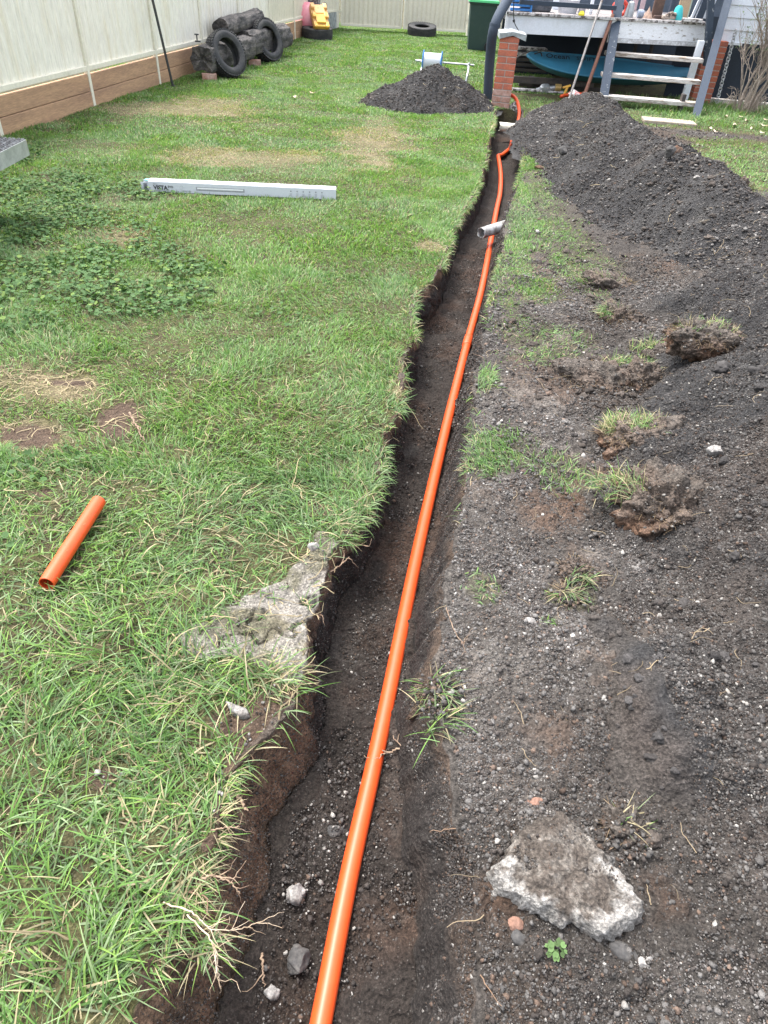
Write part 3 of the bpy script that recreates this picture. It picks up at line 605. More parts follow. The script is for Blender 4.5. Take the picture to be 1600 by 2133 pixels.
scatter(9000, (.5, 4.5), (5.0, 12), .007, .028, rs, ground_fine, pale=.08, grey=.4)
scatter(1500, (3, 7), (10.6, 12.2), .008, .022, lambda x, y: lawn(x, y) < .5, ground_fine)
hp = lambda x, y: heap_n(heap_h, x, y) > -.021
scatter(120000, (.9, 4.4), (3.2, 12.6), .0055, .022, hp, surf_z, pale=.025, grey=.40, red=.03)
scatter(260000, (.9, 2.6), (-.3, 5.2),   .0022, .013, lambda x, y: heap_n(heap3_h, x, y) > -.021, surf_z, pale=.04, grey=.38, red=.05)
scatter(200000, (.85, 2.0), (-.3, 2.5), .0018, .010, lambda x, y: heap_n(heap3_h, x, y) > -.04, surf_z, pale=.03, grey=.40, red=.05)
scatter(18000, (-1.2, 1.8), (10.8, 13.2), .007, .022, lambda x, y: heap_n(heap2_h, x, y) > -.004, surf_z, pale=.02, grey=.35, red=.02)
fl_ = lambda x, y: (x > Lx(y)+.06) & (x < Rx(y)-.10)
flz = lambda x, y: floor_z(x, y)+.012 + .05*np.clip((x-Lx(y)-.05)/(Rx(y)-Lx(y)-.12), 0, 1)**2.4
scatter(50000, (-.5, .5), (-.2, 2.4), .002, .010, fl_, flz, pale=.05, grey=.2, red=.1)
scatter(30000, (-.2, 1.3), (2.3, 6), .003, .012, fl_, flz, pale=.03, grey=.2, red=.1)
B_GRAV = [blob(*b) for b in [(670,1700,34,70),(650,1780,30,50),(700,1620,26,40),(640,1850,30,34),(760,1500,16,30)]]
scatter(16000, (-.4, .3), (.3, 1.6), .003, .010, lambda x, y: fl_(x, y) & (rng.random(len(x)) < .18*field(B_GRAV, x-.02, y-.1, 66, .8)), flz, pale=.55, grey=.35, red=0)
scatter(3500, (-1.2, .1), (.6, 2.3), .002, .008, lambda x, y: (x < Lx(y)-.005) & (conc(x, y) > .3), lambda x, y: base_z(x, y)+.018, pale=.45, grey=.3, red=.12)
scatter(2400, (-.8, 0), (.3, 1.6), .003, .010, lambda x, y: (x < Lx(y)-.005) & (rng.random(len(x)) < .8*bare(x, y)), ground_fine, pale=.3, grey=.4)
_bm = bmesh.new(); bmesh.ops.create_icosphere(_bm, subdivisions=3, radius=1.0); IC3 = np.array([v.co[:] for v in _bm.verts]); IF3 = np.array([[v.index for v in f.verts] for f in _bm.faces]); _bm.free()
def rough_clods(x, y, z, r, col):
    n = len(x); sd = rng.uniform(-50, 50, (n, 1)); P0 = np.broadcast_to(IC3[None], (n, *IC3.shape)); a1 = fbm(P0[..., 0]+sd, P0[..., 1]-sd, P0[..., 2], f=1.4, o=2, s=480); a2 = np.abs(fbm(P0[..., 0]-sd, P0[..., 1]+sd, P0[..., 2], f=3.4, o=3, s=484, g=.7))
    P = P0*(.75+.38*a1+.42*a2)[..., None]*np.stack([rng.uniform(.7, 1.4, n), rng.uniform(.7, 1.2, n), rng.uniform(.45, .8, n)], 1)[:, None, :]*r[:, None, None]
    a = rng.uniform(0, 2*PI, n); ca, sa = np.cos(a)[:, None], np.sin(a)[:, None]
    V = np.stack([x[:, None]+P[..., 0]*ca-P[..., 1]*sa, y[:, None]+P[..., 0]*sa+P[..., 1]*ca, z[:, None]+P[..., 2]], -1); m_ = len(IC3)
    return V.reshape(-1, 3), ((np.arange(n)*m_)[:, None, None] + IF3[None]).reshape(-1, 3), np.repeat(col, m_, 0)*(.75+.6*a2.reshape(-1, 1))
def clods(n, xr, yr, lo, hi, seed):
    x = rng.uniform(*xr, n); y = rng.uniform(*yr, n); k = (x > Rx(y)+.05) & (rng.random(n) < .15+.85*sm(-.1, .6, fbm(x, y, f=2.3, o=3, s=seed))); x, y = x[k], y[k]; n = len(x); rr = sizes(n, lo, hi, 2.2)
    dk = sm(0, .05, heap_n(heap3_h, x, y)); c = mix(np.array([.075, .062, .053])*rng.uniform(.6, 1.25, (n, 1)), np.array([.045, .042, .041])*rng.uniform(.7, 1.5, (n, 1)), dk); parts.append(rough_clods(x, y, surf_z(x, y)+rr*.05, rr, c))
clods(1500, (.3, 2.3), (-.1, 3.0), .006, .024, 470); clods(1900, (.6, 3.6), (2.6, 6.5), .010, .036, 471)
def wall_crumbs(n, y0, y1, lo, hi, right=True):
    y = rng.uniform(y0, y1, n); u = rng.random(n)**.8; r_ = sizes(n, lo, hi); ins = (.085 - .03*sm(2, 6, y) + .035*sm(1.7, .8, y)) if right else -(.035 + .085*sm(1.6, .7, y)); e = Rx(y) if right else Lx(y)
    rg = (.020*vn(y*7, y*0, s=25) + .010*vn(y*27, y*0, s=26)) if right else (.010*vn(y*9, y*0, s=21) + .010*vn(y*31, y*0, s=22)); x = e + rg - ins*u; z = -(DEPTH-.05)*u**(1.25 if right else 1.0)
    parts.append(tiny(x, y, z, r_, crumb_cols(n, .02, .25, .12)*.9)) 
wall_crumbs(60000, -.1, 3.0, .0018, .007); wall_crumbs(30000, 3.0, 8, .003, .010); wall_crumbs(14000, -.1, 4, .0016, .005, False)
V_, F_, C_ = join(parts); tag(link('soil_crumbs', np_mesh('soil_crumbs', V_, F_, C_), M_CRUMB), kind='stuff'); print('crumb tris', len(F_)); parts = []

# ------------------------------------------------------------ materials of made things
M_FENCE = mat('cream_steel', (.76, .71, .58), .42, (.70, .66, .54), 2.2, .45, .75, .03, 20, .1, .004, 5)
M_FENCE2 = mat('weathered_pale_steel', (.88, .845, .74), .5, (.76, .68, .50), 1.6, .50, .80, .05, 14, .1, .006, 4, stretch=(3, 3, .5))
M_TRIM = mat('cream_trim', (.80, .76, .63), .45, (.45, .40, .30), 3, .6, .85, .04, 30, .1, .002, 30)
M_SLEEP = mat('treated_pine', (.50, .31, .18), .85, (.33, .20, .125), 3, .35, .7, .12, 40, .4, .004, 60, stretch=(1, .25, 3.5))
M_RUB = mat('rubber', (.036, .037, .040), .75, (.075, .072, .068), 7, .45, .7, .15, 60, .4, .003, 80)
M_LOG = mat('burnt_timber', (.040, .038, .038), .9, (.14, .125, .115), 9, .4, .65, .25, 40, .9, .02, 22, stretch=(1, .35, 1))
M_BRICK = mat('red_brick', (.50, .15, .085), .85, (.36, .13, .09), 8, .4, .65, .1, 60, .4, .003, 50)
M_BRICKP = mat('dusty_brick', (.52, .36, .31), .9, (.34, .17, .12), 9, .35, .6, .1, 60, .4, .003, 50)
M_MORTAR = mat('mortar', (.46, .42, .38), .95, None, fine=.12, bmp=.4)
M_ZINC = mat('grey_flashing', (.42, .46, .47), .6, (.24, .26, .26), 9, .4, .6, .06, 40, .2, .003, 30, .15)
M_SLATE = mat('slate_blue_paint', (.038, .054, .080), .8, (.06, .075, .10), 5, .55, .8, .06, 50, .2, .002, 60)
M_SLATEW = mat('worn_slate_paint', (.038, .054, .080), .8, (.42, .43, .44), 16, .60, .68, .08, 60, .3, .002, 60)
M_WHITE = mat('white_paint', (.74, .78, .84), .5, (.60, .62, .64), 3, .5, .8, .03, 40, .1, .002, 30)
M_FLAKE = mat('flaking_white_paint', (.80, .82, .86), .6, (.30, .27, .24), 15, .58, .66, .06, 60, .4, .003, 60, stretch=(.6, .6, 1.8))
M_TREAD = mat('weathered_tread', (.52, .49, .46), .85, (.20, .15, .11), 10, .46, .62, .15, 70, .5, .003, 60, stretch=(.35, 1, 2))
M_DECKT = mat('grey_deck_board', (.33, .31, .31), .85, (.22, .19, .18), 7, .4, .65, .15, 60, .4, .003, 60, stretch=(.6, 3, 1))
M_DECKE = mat('worn_deck_edge', (.55, .53, .52), .85, (.10, .085, .08), 13, .47, .58, .15, 60, .5, .004, 60)
M_BIN = mat('bin_green', (.030, .062, .055), .5, (.045, .075, .066), 6, .5, .8, .03, 60, .1, .001, 60)
M_LID = mat('lid_green', (.06, .42, .15), .45, None, bmp=0)
M_GALV = mat('galvanised', (.50, .52, .53), .38, (.34, .36, .37), 12, .4, .7, .05, 60, .1, .001, 60, .5)
M_BLUEP = mat('blue_plastic', (.05, .24, .62), .4, None, bmp=0)
M_ROPE = mat('white_cord', (.66, .69, .74), .7, None, fine=.06, fscale=200, bmp=.3, bdist=.002, bscale=200)
M_ORANGE = mat('orange_pvc', (.68, .080, .016), .42, (.50, .13, .05), 7, .60, .95, .03, 40, .04, .001, 25, spec=.5)
M_ORIN = mat('orange_pvc_inside', (.40, .04, .008), .5, None, bmp=0)
M_CLAYP = mat('earthenware', (.42, .42, .42), .75, (.13, .115, .10), 14, .42, .62, .12, 70, .5, .004, 50)
M_CREAMP = mat('dirty_cream_pipe', (.60, .57, .47), .6, (.20, .17, .13), 17, .55, .68, .1, 70, .4, .003, 50)
M_MOTTLE = mat('mottled_concrete', (.62, .60, .57), .9, (.10, .085, .075), 24, .46, .54, .15, 80, .8, .01, 40)
M_CONC = mat('concrete', (.52, .49, .46), .92, (.34, .31, .28), 10, .4, .65, .18, 120, .8, .006, 90)
M_CARD = mat('shaded_carton', (.58, .60, .66), .5, None, fine=.02, bmp=0)  # white card with the shade of its sides put into the colour
M_CARDT = mat('lit_carton_top', (.80, .81, .83), .5, None, fine=.02, bmp=0)  # same white card, painted lighter as the lit upper face
M_INK = mat('black_ink', (.02, .02, .025), .6, None, bmp=0)
M_INKG = mat('grey_ink', (.30, .31, .34), .6, None, bmp=0)
M_AQUA = mat('aqua_print', (.22, .75, .70), .5, None, bmp=0)
M_KAY = mat('kayak_blue', (.05, .25, .40), .5, (.045, .19, .31), 3, .4, .7, .03, 40, .05, .002, 20)
M_KAYG = mat('kayak_hull', (.05, .17, .19), .5, None, bmp=0)
M_YEL = mat('faded_yellow_plastic', (.80, .47, .06), .5, (.66, .36, .10), 14, .45, .65, .05, 60, .1, .002, 40)
M_YEL2 = mat('orange_brown_plastic', (.52, .27, .075), .55, None, bmp=0)
M_PINK = mat('pink_rubber', (.82, .25, .32), .4, (.85, .5, .55), 3, .35, .75, .02, 20, .03, .001, 20)
M_BLACK = mat('black_plastic', (.018, .019, .022), .5, None, bmp=0)
M_VOID = mat('veiled_subfloor_void', (.026, .036, .052), .9, None, bmp=0)  # dark void with a bluish lens-flare veil mixed into the base colour
M_SUBT = mat('subfloor_timber', (.085, .070, .060), .9, (.05, .045, .045), 6, .4, .6, .1, 50, .3, .003, 40)
M_STEEL = mat('dull_steel', (.30, .28, .27), .55, (.16, .12, .09), 20, .5, .65, .1, 60, .2, .001, 60, .4)
M_RUSTY = mat('brown_handle', (.27, .125, .085), .7, (.16, .09, .07), 20, .45, .65, .1, 60, .3, .001, 60)
M_DSTEEL = mat('dark_steel', (.055, .058, .062), .5, (.12, .09, .07), 20, .55, .7, .1, 60, .2, .001, 60, .3)
M_BARK = mat('bush_bark', (.25, .20, .165), .9, (.36, .31, .26), 30, .4, .65, .15, 120, .6, .003, 90)
M_RED = mat('red_plastic', (.75, .07, .04), .45, None, bmp=0)
M_TEAL = mat('teal_fabric', (.04, .42, .44), .8, None, bmp=0)
M_BROWN = mat('brown_leather', (.13, .075, .055), .75, (.09, .055, .045), 8, .4, .6, .1, 40, .2, .002, 40)
M_SAGE = mat('sage_paint', (.42, .52, .42), .7, None, bmp=0)
M_GREYF = mat('grey_fabric', (.12, .115, .12), .9, (.34, .31, .30), 16, .48, .56, .1, 60, .3, .003, 40)
M_LITTER = mat('leaf_litter', (.56, .47, .36), .8, (.36, .26, .17), 12, .4, .6, .1, 60, .2, .001, 60)
M_STONE = mat('pale_stone', (.30, .285, .27), .9, (.13, .115, .105), 22, .42, .62, .2, 120, .9, .005, 90)
M_STONED = mat('dark_stone', (.055, .053, .052), .9, (.095, .088, .082), 22, .42, .62, .15, 120, .6, .003, 90)
M_STONER = mat('reddish_stone', (.22, .12, .085), .9, (.22, .13, .10), 22, .42, .62, .15, 120, .8, .004, 90)
M_SODR = mat('brown_clod', (.15, .085, .055), .95, (.09, .06, .045), 14, .42, .62, .2, 90, .9, .008, 60)
M_ROOT = mat('root_bark', (.33, .235, .16), .85, (.17, .11, .075), 40, .42, .62, .15, 160, .5, .001, 150)
nrm = lambda v: np.asarray(v, float)/np.linalg.norm(v)

# ------------------------------------------------------------ left boundary fence
FA = G(194, 222)[:2]; FB = G(613, 83)[:2]; fdir = nrm(FB-FA); fn = np.array([fdir[1], -fdir[0]])       # fn points into the yard
def fpt(s): return FA + fdir*s
def gx(px): # place along the fence line seen at this picture column
    p = G(px, 286.3-.3314*px)[:2]; return float((p-FA)@fdir)
def ribbed(mb, p, q, z0, z1, nv, pitch=.145, dep=.014, col=None):
    """steel sheet pressed into narrow ribs; nv faces the yard"""
    p = np.asarray(p, float); q = np.asarray(q, float); L = np.linalg.norm(q-p); d = (q-p)/L; pts = []
    n = max(1, int(round(L/pitch))); w = L/n
    for i in range(n):
        for f, o in ((0, 0), (.60, 0), (.68, dep), (.76, dep), (.80, .0), (.84, .0), (.88, dep*.7), (.94, dep*.7), (.97, 0)): pts.append((p + d*(i+f)*w, o))
    pts.append((q, 0)); V = []
    for P, o in pts:
        b = P + nv*o; V += [(b[0], b[1], z0), (b[0], b[1], z1)]
    m = len(pts); Vb = [(v[0]-nv[0]*.006, v[1]-nv[1]*.006, v[2]) for v in V]
    mb.add(V, [(2*i, 2*i+2, 2*i+3, 2*i+1) for i in range(m-1)]); mb.add(Vb, [(2*i+1, 2*i+3, 2*i+2, 2*i) for i in range(m-1)])
posts = [gx(194)-4.1, gx(194)-2.05, gx(194), gx(331), gx(425), gx(501), gx(563), gx(613), gx(658)]
fence = empty('steel_fence', (*FA, 0), 'pale ribbed steel boundary fence on two timber sleepers, behind the logs and tyres', 'fence')
n3 = np.array([*fn, 0]); d3 = np.array([*fdir, 0])
for i, s in enumerate(posts):
    P = fpt(s); MB().box((*(P+fn*.01), 1.0), (.05, .055, 2.0), (n3, d3, (0, 0, 1)), bev=.004).build('post', M_TRIM, fence)
    if i+1 == len(posts): break
    Q = fpt(posts[i+1]); zr = .40
    a, b = P+fdir*.03, Q-fdir*.03
    m = MB(); ribbed(m, a, b, zr+.03, 1.95, fn); m.build('panel', M_FENCE2 if i < 6 else M_FENCE, fence)
    MB().bar((*(a+fn*.012), zr+.02), (*(b+fn*.012), zr+.02), .045, .055, bev=.006).build('bottom_rail', M_TRIM, fence)
    for k in range(2):
        zc = .19*k + .075; MB().bar((*(a-fn*.005*k), zc+.005*i % .01), (*(b-fn*.005*k), zc+.005), .06, .183, bev=.006).build('sleeper', M_SLEEP, fence)
    MB().bar((*(a+fn*.0), -.13), (*(b), -.13), .06, .2, bev=.006).build('sleeper', M_SLEEP, fence)

# back fence with a pair of gates
BA = G(703, 60)[:2]; BB = G(975, 75)[:2]; bdir = nrm(BB-BA); bn = np.array([bdir[1], -bdir[0]]); CORN = fpt(posts[-1])
def bpt(px, py=66):
    d = _ray(px, py)[:2]; M_ = np.array([[d[0], -bdir[0]], [d[1], -bdir[1]]]); t_, s_ = np.linalg.solve(M_, BA); return BA + bdir*s_
back = empty('steel_fence', (*CORN, 0), 'short cream fence bay on a grey sleeper in the far corner, behind the pink ball', 'fence')
P, Q = CORN, bpt(700); dd = nrm(Q-P); nn = np.array([dd[1], -dd[0]])
m = MB(); ribbed(m, P, Q, .45, 1.95, nn); m.build('panel', M_FENCE, back)
MB().bar((*P, .43), (*Q, .43), .05, .05, bev=.005).build('bottom_rail', M_TRIM, back)
MB().bar((*P, .2), (*Q, .2), .05, .40, bev=.005).build('sleeper', M_ZINC, back)
MB().box((*(bpt(703)), 1.0), (.09, .09, 2.0), (np.array([*bdir, 0]), np.array([*bn, 0]), (0, 0, 1)), bev=.005).build('post', M_TRIM, back)
def gate(pa, pb, label, hinge_left):
    a, b = bpt(pa), bpt(pb); e = empty('steel_gate', (*a, 0), label, 'gate', None); z0 = .09
    m = MB(); ribbed(m, a+bdir*.03, b-bdir*.03, z0+.03, 1.95, bn, .135); m.build('panel', M_FENCE, e)
    f = MB(); f.bar((*(a+bn*.012), z0+.02), (*(b+bn*.012), z0+.02), .04, .055, bev=.005)
    for q in (a+bdir*.022, b-bdir*.022): f.box((*(q+bn*.014), 1.0), (.044, .042, 1.82), (np.array([*bdir, 0]), np.array([*bn, 0]), (0, 0, 1)), bev=.004)
    f.build('frame', M_TRIM, e)
    hp_ = a if hinge_left else b
    for z in (.42, 1.5):
        h = MB(); h.box((*(hp_+bn*.045), z), (.10, .02, .05), (np.array([*bdir, 0]), np.array([*bn, 0]), (0, 0, 1)), bev=.004)
        h.tube([(*(hp_+bn*.06), z-.09), (*(hp_+bn*.06), z+.09)], .013, 8); h.build('hinge', M_TRIM, e)
    return e
gate(709, 835.5, 'cream ribbed steel gate leaf hinged beside the yellow toys in the corner', True)
g2 = gate(838.5, 970, 'cream ribbed steel gate leaf standing behind the flat tyre, beside the wheelie bin', False)
be = empty('steel_fence', (*bpt(977), 0), 'cream steel fence continuing behind the wheelie bin', 'fence')
MB().box((*bpt(974.5), 1.0), (.09, .09, 2.0), (np.array([*bdir, 0]), np.array([*bn, 0]), (0, 0, 1)), bev=.005).build('post', M_TRIM, be)
m = MB(); ribbed(m, bpt(977), bpt(977)+bdir*9, .1, 1.95, bn); m.build('panel', M_FENCE, be)

# steel pole leaning on the fence
P = G(361, 180); T = A(318, 0, P[1]-.15); T = P + (T-P)*1.06
m = MB(); m.tube([P-(0, 0, .03), T], .019, 8); m.box(P+(0, 0, .005), (.05, .05, .02)); tag(m.build('steel_pole', M_DSTEEL), 'thin dark steel pole leaning against the pale fence in front of the logs', 'pole')

# ------------------------------------------------------------ tyres
def tyre(label, c, axis, R, W, seed, lug=.012, n=64, rim=.60, group=None, pos=None):
    """one carcass with tread blocks, beads and a hollow inside"""
    az = nrm(axis); x = nrm(np.cross((0, 0, 1), az)) if abs(az[2]) < .95 else np.array([1., 0, 0]); y = np.cross(az, x); ax = (x, y, az)
    h = W/2; r = R-lug; prof = [(R*rim, -h*.62), (R*rim*1.03, -h*.80), (R*(rim+.1), -h*.95), (R*(rim+.20), -h*1.0), (r*.93, -h*.90), (r*.985, -h*.72), (r, -h*.4), (r, 0), (r, h*.4), (r*.985, h*.72), (r*.93, h*.90), (R*(rim+.20), h*1.0), (R*(rim+.1), h*.95), (R*rim*1.03, h*.80), (R*rim, h*.62), (R*(rim+.06), h*.6), (R*(rim+.22), h*.72), (R*.90, h*.45), (R*.92, 0), (R*.90, -h*.45), (R*(rim+.22), -h*.72), (R*(rim+.06), -h*.6)]
    m = MB(); m.lathe(prof, c, ax, n, closed=True); rr = random.Random(seed); nb = 46
    for i in range(nb):
        for row, (o, wd) in enumerate(((-.70, .34), (-.24, .36), (.24, .36), (.70, .34))):
            a = 2*PI*(i + (.5 if row % 2 else 0))/nb; rad = np.array([math.cos(a), math.sin(a), 0]); tan = np.array([-math.sin(a), math.cos(a), 0])
            rr_ = (r if abs(o) < .5 else r*.982) + lug*.35; skew = .25 if row in (1, 3) else -.25
            A3 = np.array([x, y, az]); rw = rad@A3; tw_ = (tan+np.array([0, 0, skew])*1.0); tw_ = nrm(tw_)@A3; zz = nrm(np.cross(rw, tw_))
            m.box(np.asarray(c) + rw*rr_ + az*(o*h), (lug*1.5, 2*PI*r/nb*.70, wd*h*1.15), (rw, tw_, zz))
    o = m.build('tyre', M_RUB, autosmooth=35); return tag(o, label, 'tyre', group)
B1 = G(487, 166); c1 = np.array([B1[0]-.13, B1[1]+.16, .33]); tyre('worn black tyre leaning on the front burnt log, nearer of the two leaning tyres', c1, (math.sin(.95), -math.cos(.95), .42), .345, .22, 1)
B2 = G(571, 132); c2 = np.array([B2[0]-.15, B2[1]+.1, .345]); tyre('chunky-treaded tyre leaning at the far end of the log stack, beyond the worn tyre', c2, (math.sin(1.0), -math.cos(1.0), .36), .355, .24, 2, .018)
B3 = G(878, 77); tyre('tyre lying flat on the grass in front of the cream gates', (B3[0], B3[1]+.40, .135), (0, -.16, 1), .42, .25, 3, .008, rim=.5)
B4 = G(659, 84); tyre('tyre lying flat in the fence corner under the yellow plastic toys', (B4[0]-.02, B4[1]+.40, .13), (0, -.08, 1), .39, .24, 4, .006, rim=.5)

# ------------------------------------------------------------ burnt logs on bricks
def log(name, p, q, r, label, seed, sq=.35):
    p, q = np.asarray(p, float), np.asarray(q, float); d = nrm(q-p); L = np.linalg.norm(q-p); x = nrm(np.cross(d, (0, 0, 1))); z = np.cross(x, d)
    na, nl = 72, 64; a = np.arange(na)*2*PI/na; V = []
    for i in range(nl+1):
        s = i/nl; rr = r*(1/np.maximum(np.abs(np.cos(a)), np.abs(np.sin(a))))**sq
        rr = rr*(1 + .13*fbm(np.cos(a)*1.5, np.sin(a)*1.5+seed, np.full(na, s*L*1.2), f=1.2, o=3, s=400) + .035*np.abs(fbm(np.cos(a)*7, np.sin(a)*7, np.full(na, s*L*1.5+seed), f=1.3, o=2, s=410)) - .05*np.maximum(0, vn(np.cos(a)*9, np.sin(a)*9, np.full(na, s*L*2+seed), s=420)))
        V.append(p + d*(s*L + .02*vn(np.cos(a)*4, np.sin(a)*4, s=430+seed))[:, None]*1.0 + rr[:, None]*(np.cos(a)[:, None]*x + np.sin(a)[:, None]*z))
    V = np.concatenate(V); F4 = [(i*na+j, i*na+(j+1) % na, (i+1)*na+(j+1) % na, (i+1)*na+j) for i in range(nl) for j in range(na)]
    m = MB(); m.add(V, F4)
    for e, s in ((0, -1), (nl, 1)):     # cracked end grain
        ring = V[e*na:(e+1)*na]; c = ring.mean(0); rows = [ring]; 
        for k in (.75, .5, .25):
            rr = c + (ring-c)*k; ro = .02*vn(np.arange(na)*.9, np.full(na, k*3.+seed))[:, None]; rows.append(rr + d*s*(-.012*(1-k)) + d*ro*1.0)
        R_ = np.concatenate(rows + [c[None]-d*s*.03]); Fc = [(i*na+j, i*na+(j+1) % na, (i+1)*na+(j+1) % na, (i+1)*na+j) for i in range(3) for j in range(na)] + [(3*na+j, 3*na+(j+1) % na, 4*na) for j in range(na)]
        if s < 0: Fc = [f[::-1] for f in Fc]
        m.add(R_, Fc)
    return tag(m.build(name, M_LOG, smooth=True), label, 'log')
LA = A(422, 140, 12.75); LA[2] = .29; LAe = np.array([LA[0]+.30, LA[1]+2.0, .30])
log('log', LA, LAe, .18, 'charred squared log at the bottom front of the stack, its split end facing out', 1, .55)
LB = np.array([LA[0]+.22, LA[1]+2.1, .33]); log('log', LB+(.06, .02, 0), LB+(.42, 2.1, .02), .19, 'grey split log lying between the two leaning tyres, at the bottom of the stack', 2, .5)
LC = np.array([LA[0]+.02, LA[1]+1.35, .60]); log('log', LC, LC+(.26, 2.0, .06), .14, 'rounded burnt log on top of the stack, against the fence', 3, .12)
for (px, py, Y, rz, lab) in ((437, 169, 12.75, .3, 'broken red brick under the front end of the bottom log'), (463, 158, 13.4, .9, 'red brick under the log just behind the worn tyre'), (531, 140, 14.9, .2, 'red brick under the split log between the leaning tyres')):
    b = A(px, py, Y); b[2] = .05; ax = (np.array([math.cos(rz), math.sin(rz), 0]), np.array([-math.sin(rz), math.cos(rz), 0]), np.array([0, 0, 1.]))
    tag(MB().box(b, (.23, .11, .10), ax, bev=.008).build('brick', M_BRICKP), lab, 'brick')
p = A(413, 106, 12.9); p[2] = LA[2]+.21
m = MB(); m.tube([p, p+(0, 0, .09)], .011, 8); m.box(p+(0, 0, .095), (.07, .02, .018), bev=.004); m.box(p+(.01, 0, .005), (.09, .04, .02), bev=.006); tag(m.build('garden_tap', M_DSTEEL), 'dark tap head standing on the front end of the charred log', 'tap')

# ------------------------------------------------------------ corner toys
def sphere(name, c, r, m_, label, cat):
    bm = bmesh.new(); bmesh.ops.create_uvsphere(bm, u_segments=32, v_segments=20, radius=r)
    for v in bm.verts: v.co.z *= .96
    me = bpy.data.meshes.new(name); bm.to_mesh(me); bm.free(); me.polygons.foreach_set('use_smooth', np.ones(len(me.polygons), bool)); return tag(link(name, me, m_, loc=c), label, cat)
c = A(645, 58, 21.35); sphere('ball', (c[0]-.05, c[1], .36), .38, M_PINK, 'big pink ball squeezed between the fence corner and the yellow toys', 'ball')
def toy(name, c, tilt, w, l, h, m1, m2, label):
    """upturned plastic toy truck: open tray, hubs and axle blocks"""
    e = empty(name, c, label, 'toy'); ca, sa = math.cos(tilt), math.sin(tilt)
    ax = (np.array([.94, .34, 0]), np.array([-.34*ca, .94*ca, sa]), np.array([.34*sa, -.94*sa, ca])); ax = tuple(nrm(a) for a in ax); A3 = np.array(ax); W_ = lambda v: np.asarray(c) + np.asarray(v)@A3
    MB().box(W_((0, 0, h*.5)), (w, l, h), ax, bev=.03).build('tray', m2, e)
    f = MB(); f.box(W_((0, -l*.5-.02, h*.62)), (w*.9, .06, h*.7), ax, bev=.02); f.box(W_((0, 0, h*1.03)), (w*.6, l*.8, .06), ax, bev=.015)
    for sx in (-1, 1):
        f.box(W_((sx*w*.36, -l*.48, h*.85)), (w*.26, .16, h*.5), ax, bev=.03); f.box(W_((sx*w*.36, l*.3, h*1.02)), (w*.24, .16, .10), ax, bev=.03)
        f.tube([W_((sx*w*.36, -l*.56, h*.85)), W_((sx*w*.36, -l*.60, h*.85))], .035, 10)
    f.build('chassis', m1, e)
    return e
c = A(662, 66, 20.95); toy('toy_truck', (c[0]+.07, c[1]-.12, .30), .62, .40, .34, .15, M_YEL, M_YEL2, 'yellow plastic toy truck tipped over on the flat tyre, lower of the pair')
toy('toy_truck', (c[0]+.0, c[1]+.14, .47), .62, .44, .34, .15, mat('peach_plastic', (.80, .50, .20), .5, (.85, .36, .15), 12, .5, .7, .03, 40, .1, .001, 30), M_YEL2, 'peach-coloured plastic toy truck stacked on the yellow one in the corner')
c = A(676, 48, 21.6); m = MB(); m.lathe([(0, -.05), (.16, -.05), (.19, 0), (.16, .05), (0, .05)], (c[0], c[1], .55), (nrm((0, .3, 1)), nrm((0, 1, -.3)), (1, 0, 0)), 24); tag(m.build('round_toy', M_BLACK, autosmooth=40), 'black plastic toy wheel sticking up behind the toy trucks', 'wheel')
c = A(648, 30, 21.9); m = MB()
pts = [(0, 0, .45), (.02, 0, .75), (.10, .02, 1.05), (.20, .03, 1.3)]; m.tube([np.array([c[0]-.05, c[1], 0])+np.array(q) for q in pts], [.20, .19, .17, .06], 12)
m.tube([np.array([c[0]-.12, c[1]-.1, .68]), np.array([c[0]-.10, c[1]-.14, .92])], [.12, .13], 14); m.tube([np.array([c[0]+.12, c[1]-.1, .5]), np.array([c[0]+.16, c[1]-.1, .95])], [.13, .11], 14)
tag(m.build('camouflage_bag', M_GREYF, autosmooth=50), 'mottled grey bag slumped against the corner of the fence above the pink ball', 'bag')
a = A(666, 28, 21.3); b = A(659, -12, 21.6); tag(MB().tube([a, b], .016, 8).build('thin_pole', M_DSTEEL), 'thin dark pole rising from the toy trucks against the corner', 'pole')

# ------------------------------------------------------------ wheelie bin
b0 = A(992, 103, 21.0); b0[2] = 0; e = empty('wheelie_bin', b0, 'dark green wheelie bin with a bright green lid on the grass by the verandah', 'bin')
wx, wy, H0 = .29, .33, 1.0
def taper(mb, z0, z1, a0, a1, c0=(0, 0), c1=(0, 0), off=b0):
    V = [(off[0]+cx+sx*a[0], off[1]+cy+sy*a[1], z) for z, a, (cx, cy) in ((z0, a0, c0), (z1, a1, c1)) for sx, sy in ((-1, -1), (1, -1), (1, 1), (-1, 1))]
    mb.add(V, [(3, 2, 1, 0), (4, 5, 6, 7), (0, 1, 5, 4), (1, 2, 6, 5), (2, 3, 7, 6), (3, 0, 4, 7)])
m = MB(); taper(m, .02, .94, (.25, .24), (.33, .30), (.02, 0), (.05, 0)); taper(m, .94, .985, (.35, .32), (.36, .33), (.05, 0), (.05, 0)); m.build('body', M_BIN, e)
m = MB(); taper(m, .985, 1.03, (.375, .345), (.36, .33), (.05, 0), (.05, 0)); taper(m, 1.03, 1.08, (.33, .30), (.22, .2), (.05, 0), (.05, 0)); m.build('lid', M_LID, e)
for s in (-1, 1): m = MB(); m.tube([b0+(.27, s*.25, .10), b0+(.27, s*.31, .10)], .10, 20); m.tube([b0+(.27, s*.31, .10), b0+(.27, s*.325, .10)], .05, 16); m.build('wheel', M_BLACK, e)
MB().tube([b0+(.42, -.22, .95), b0+(.44, 0, .97), b0+(.42, .22, .95)], .018, 8).build('handle', M_BIN, e)

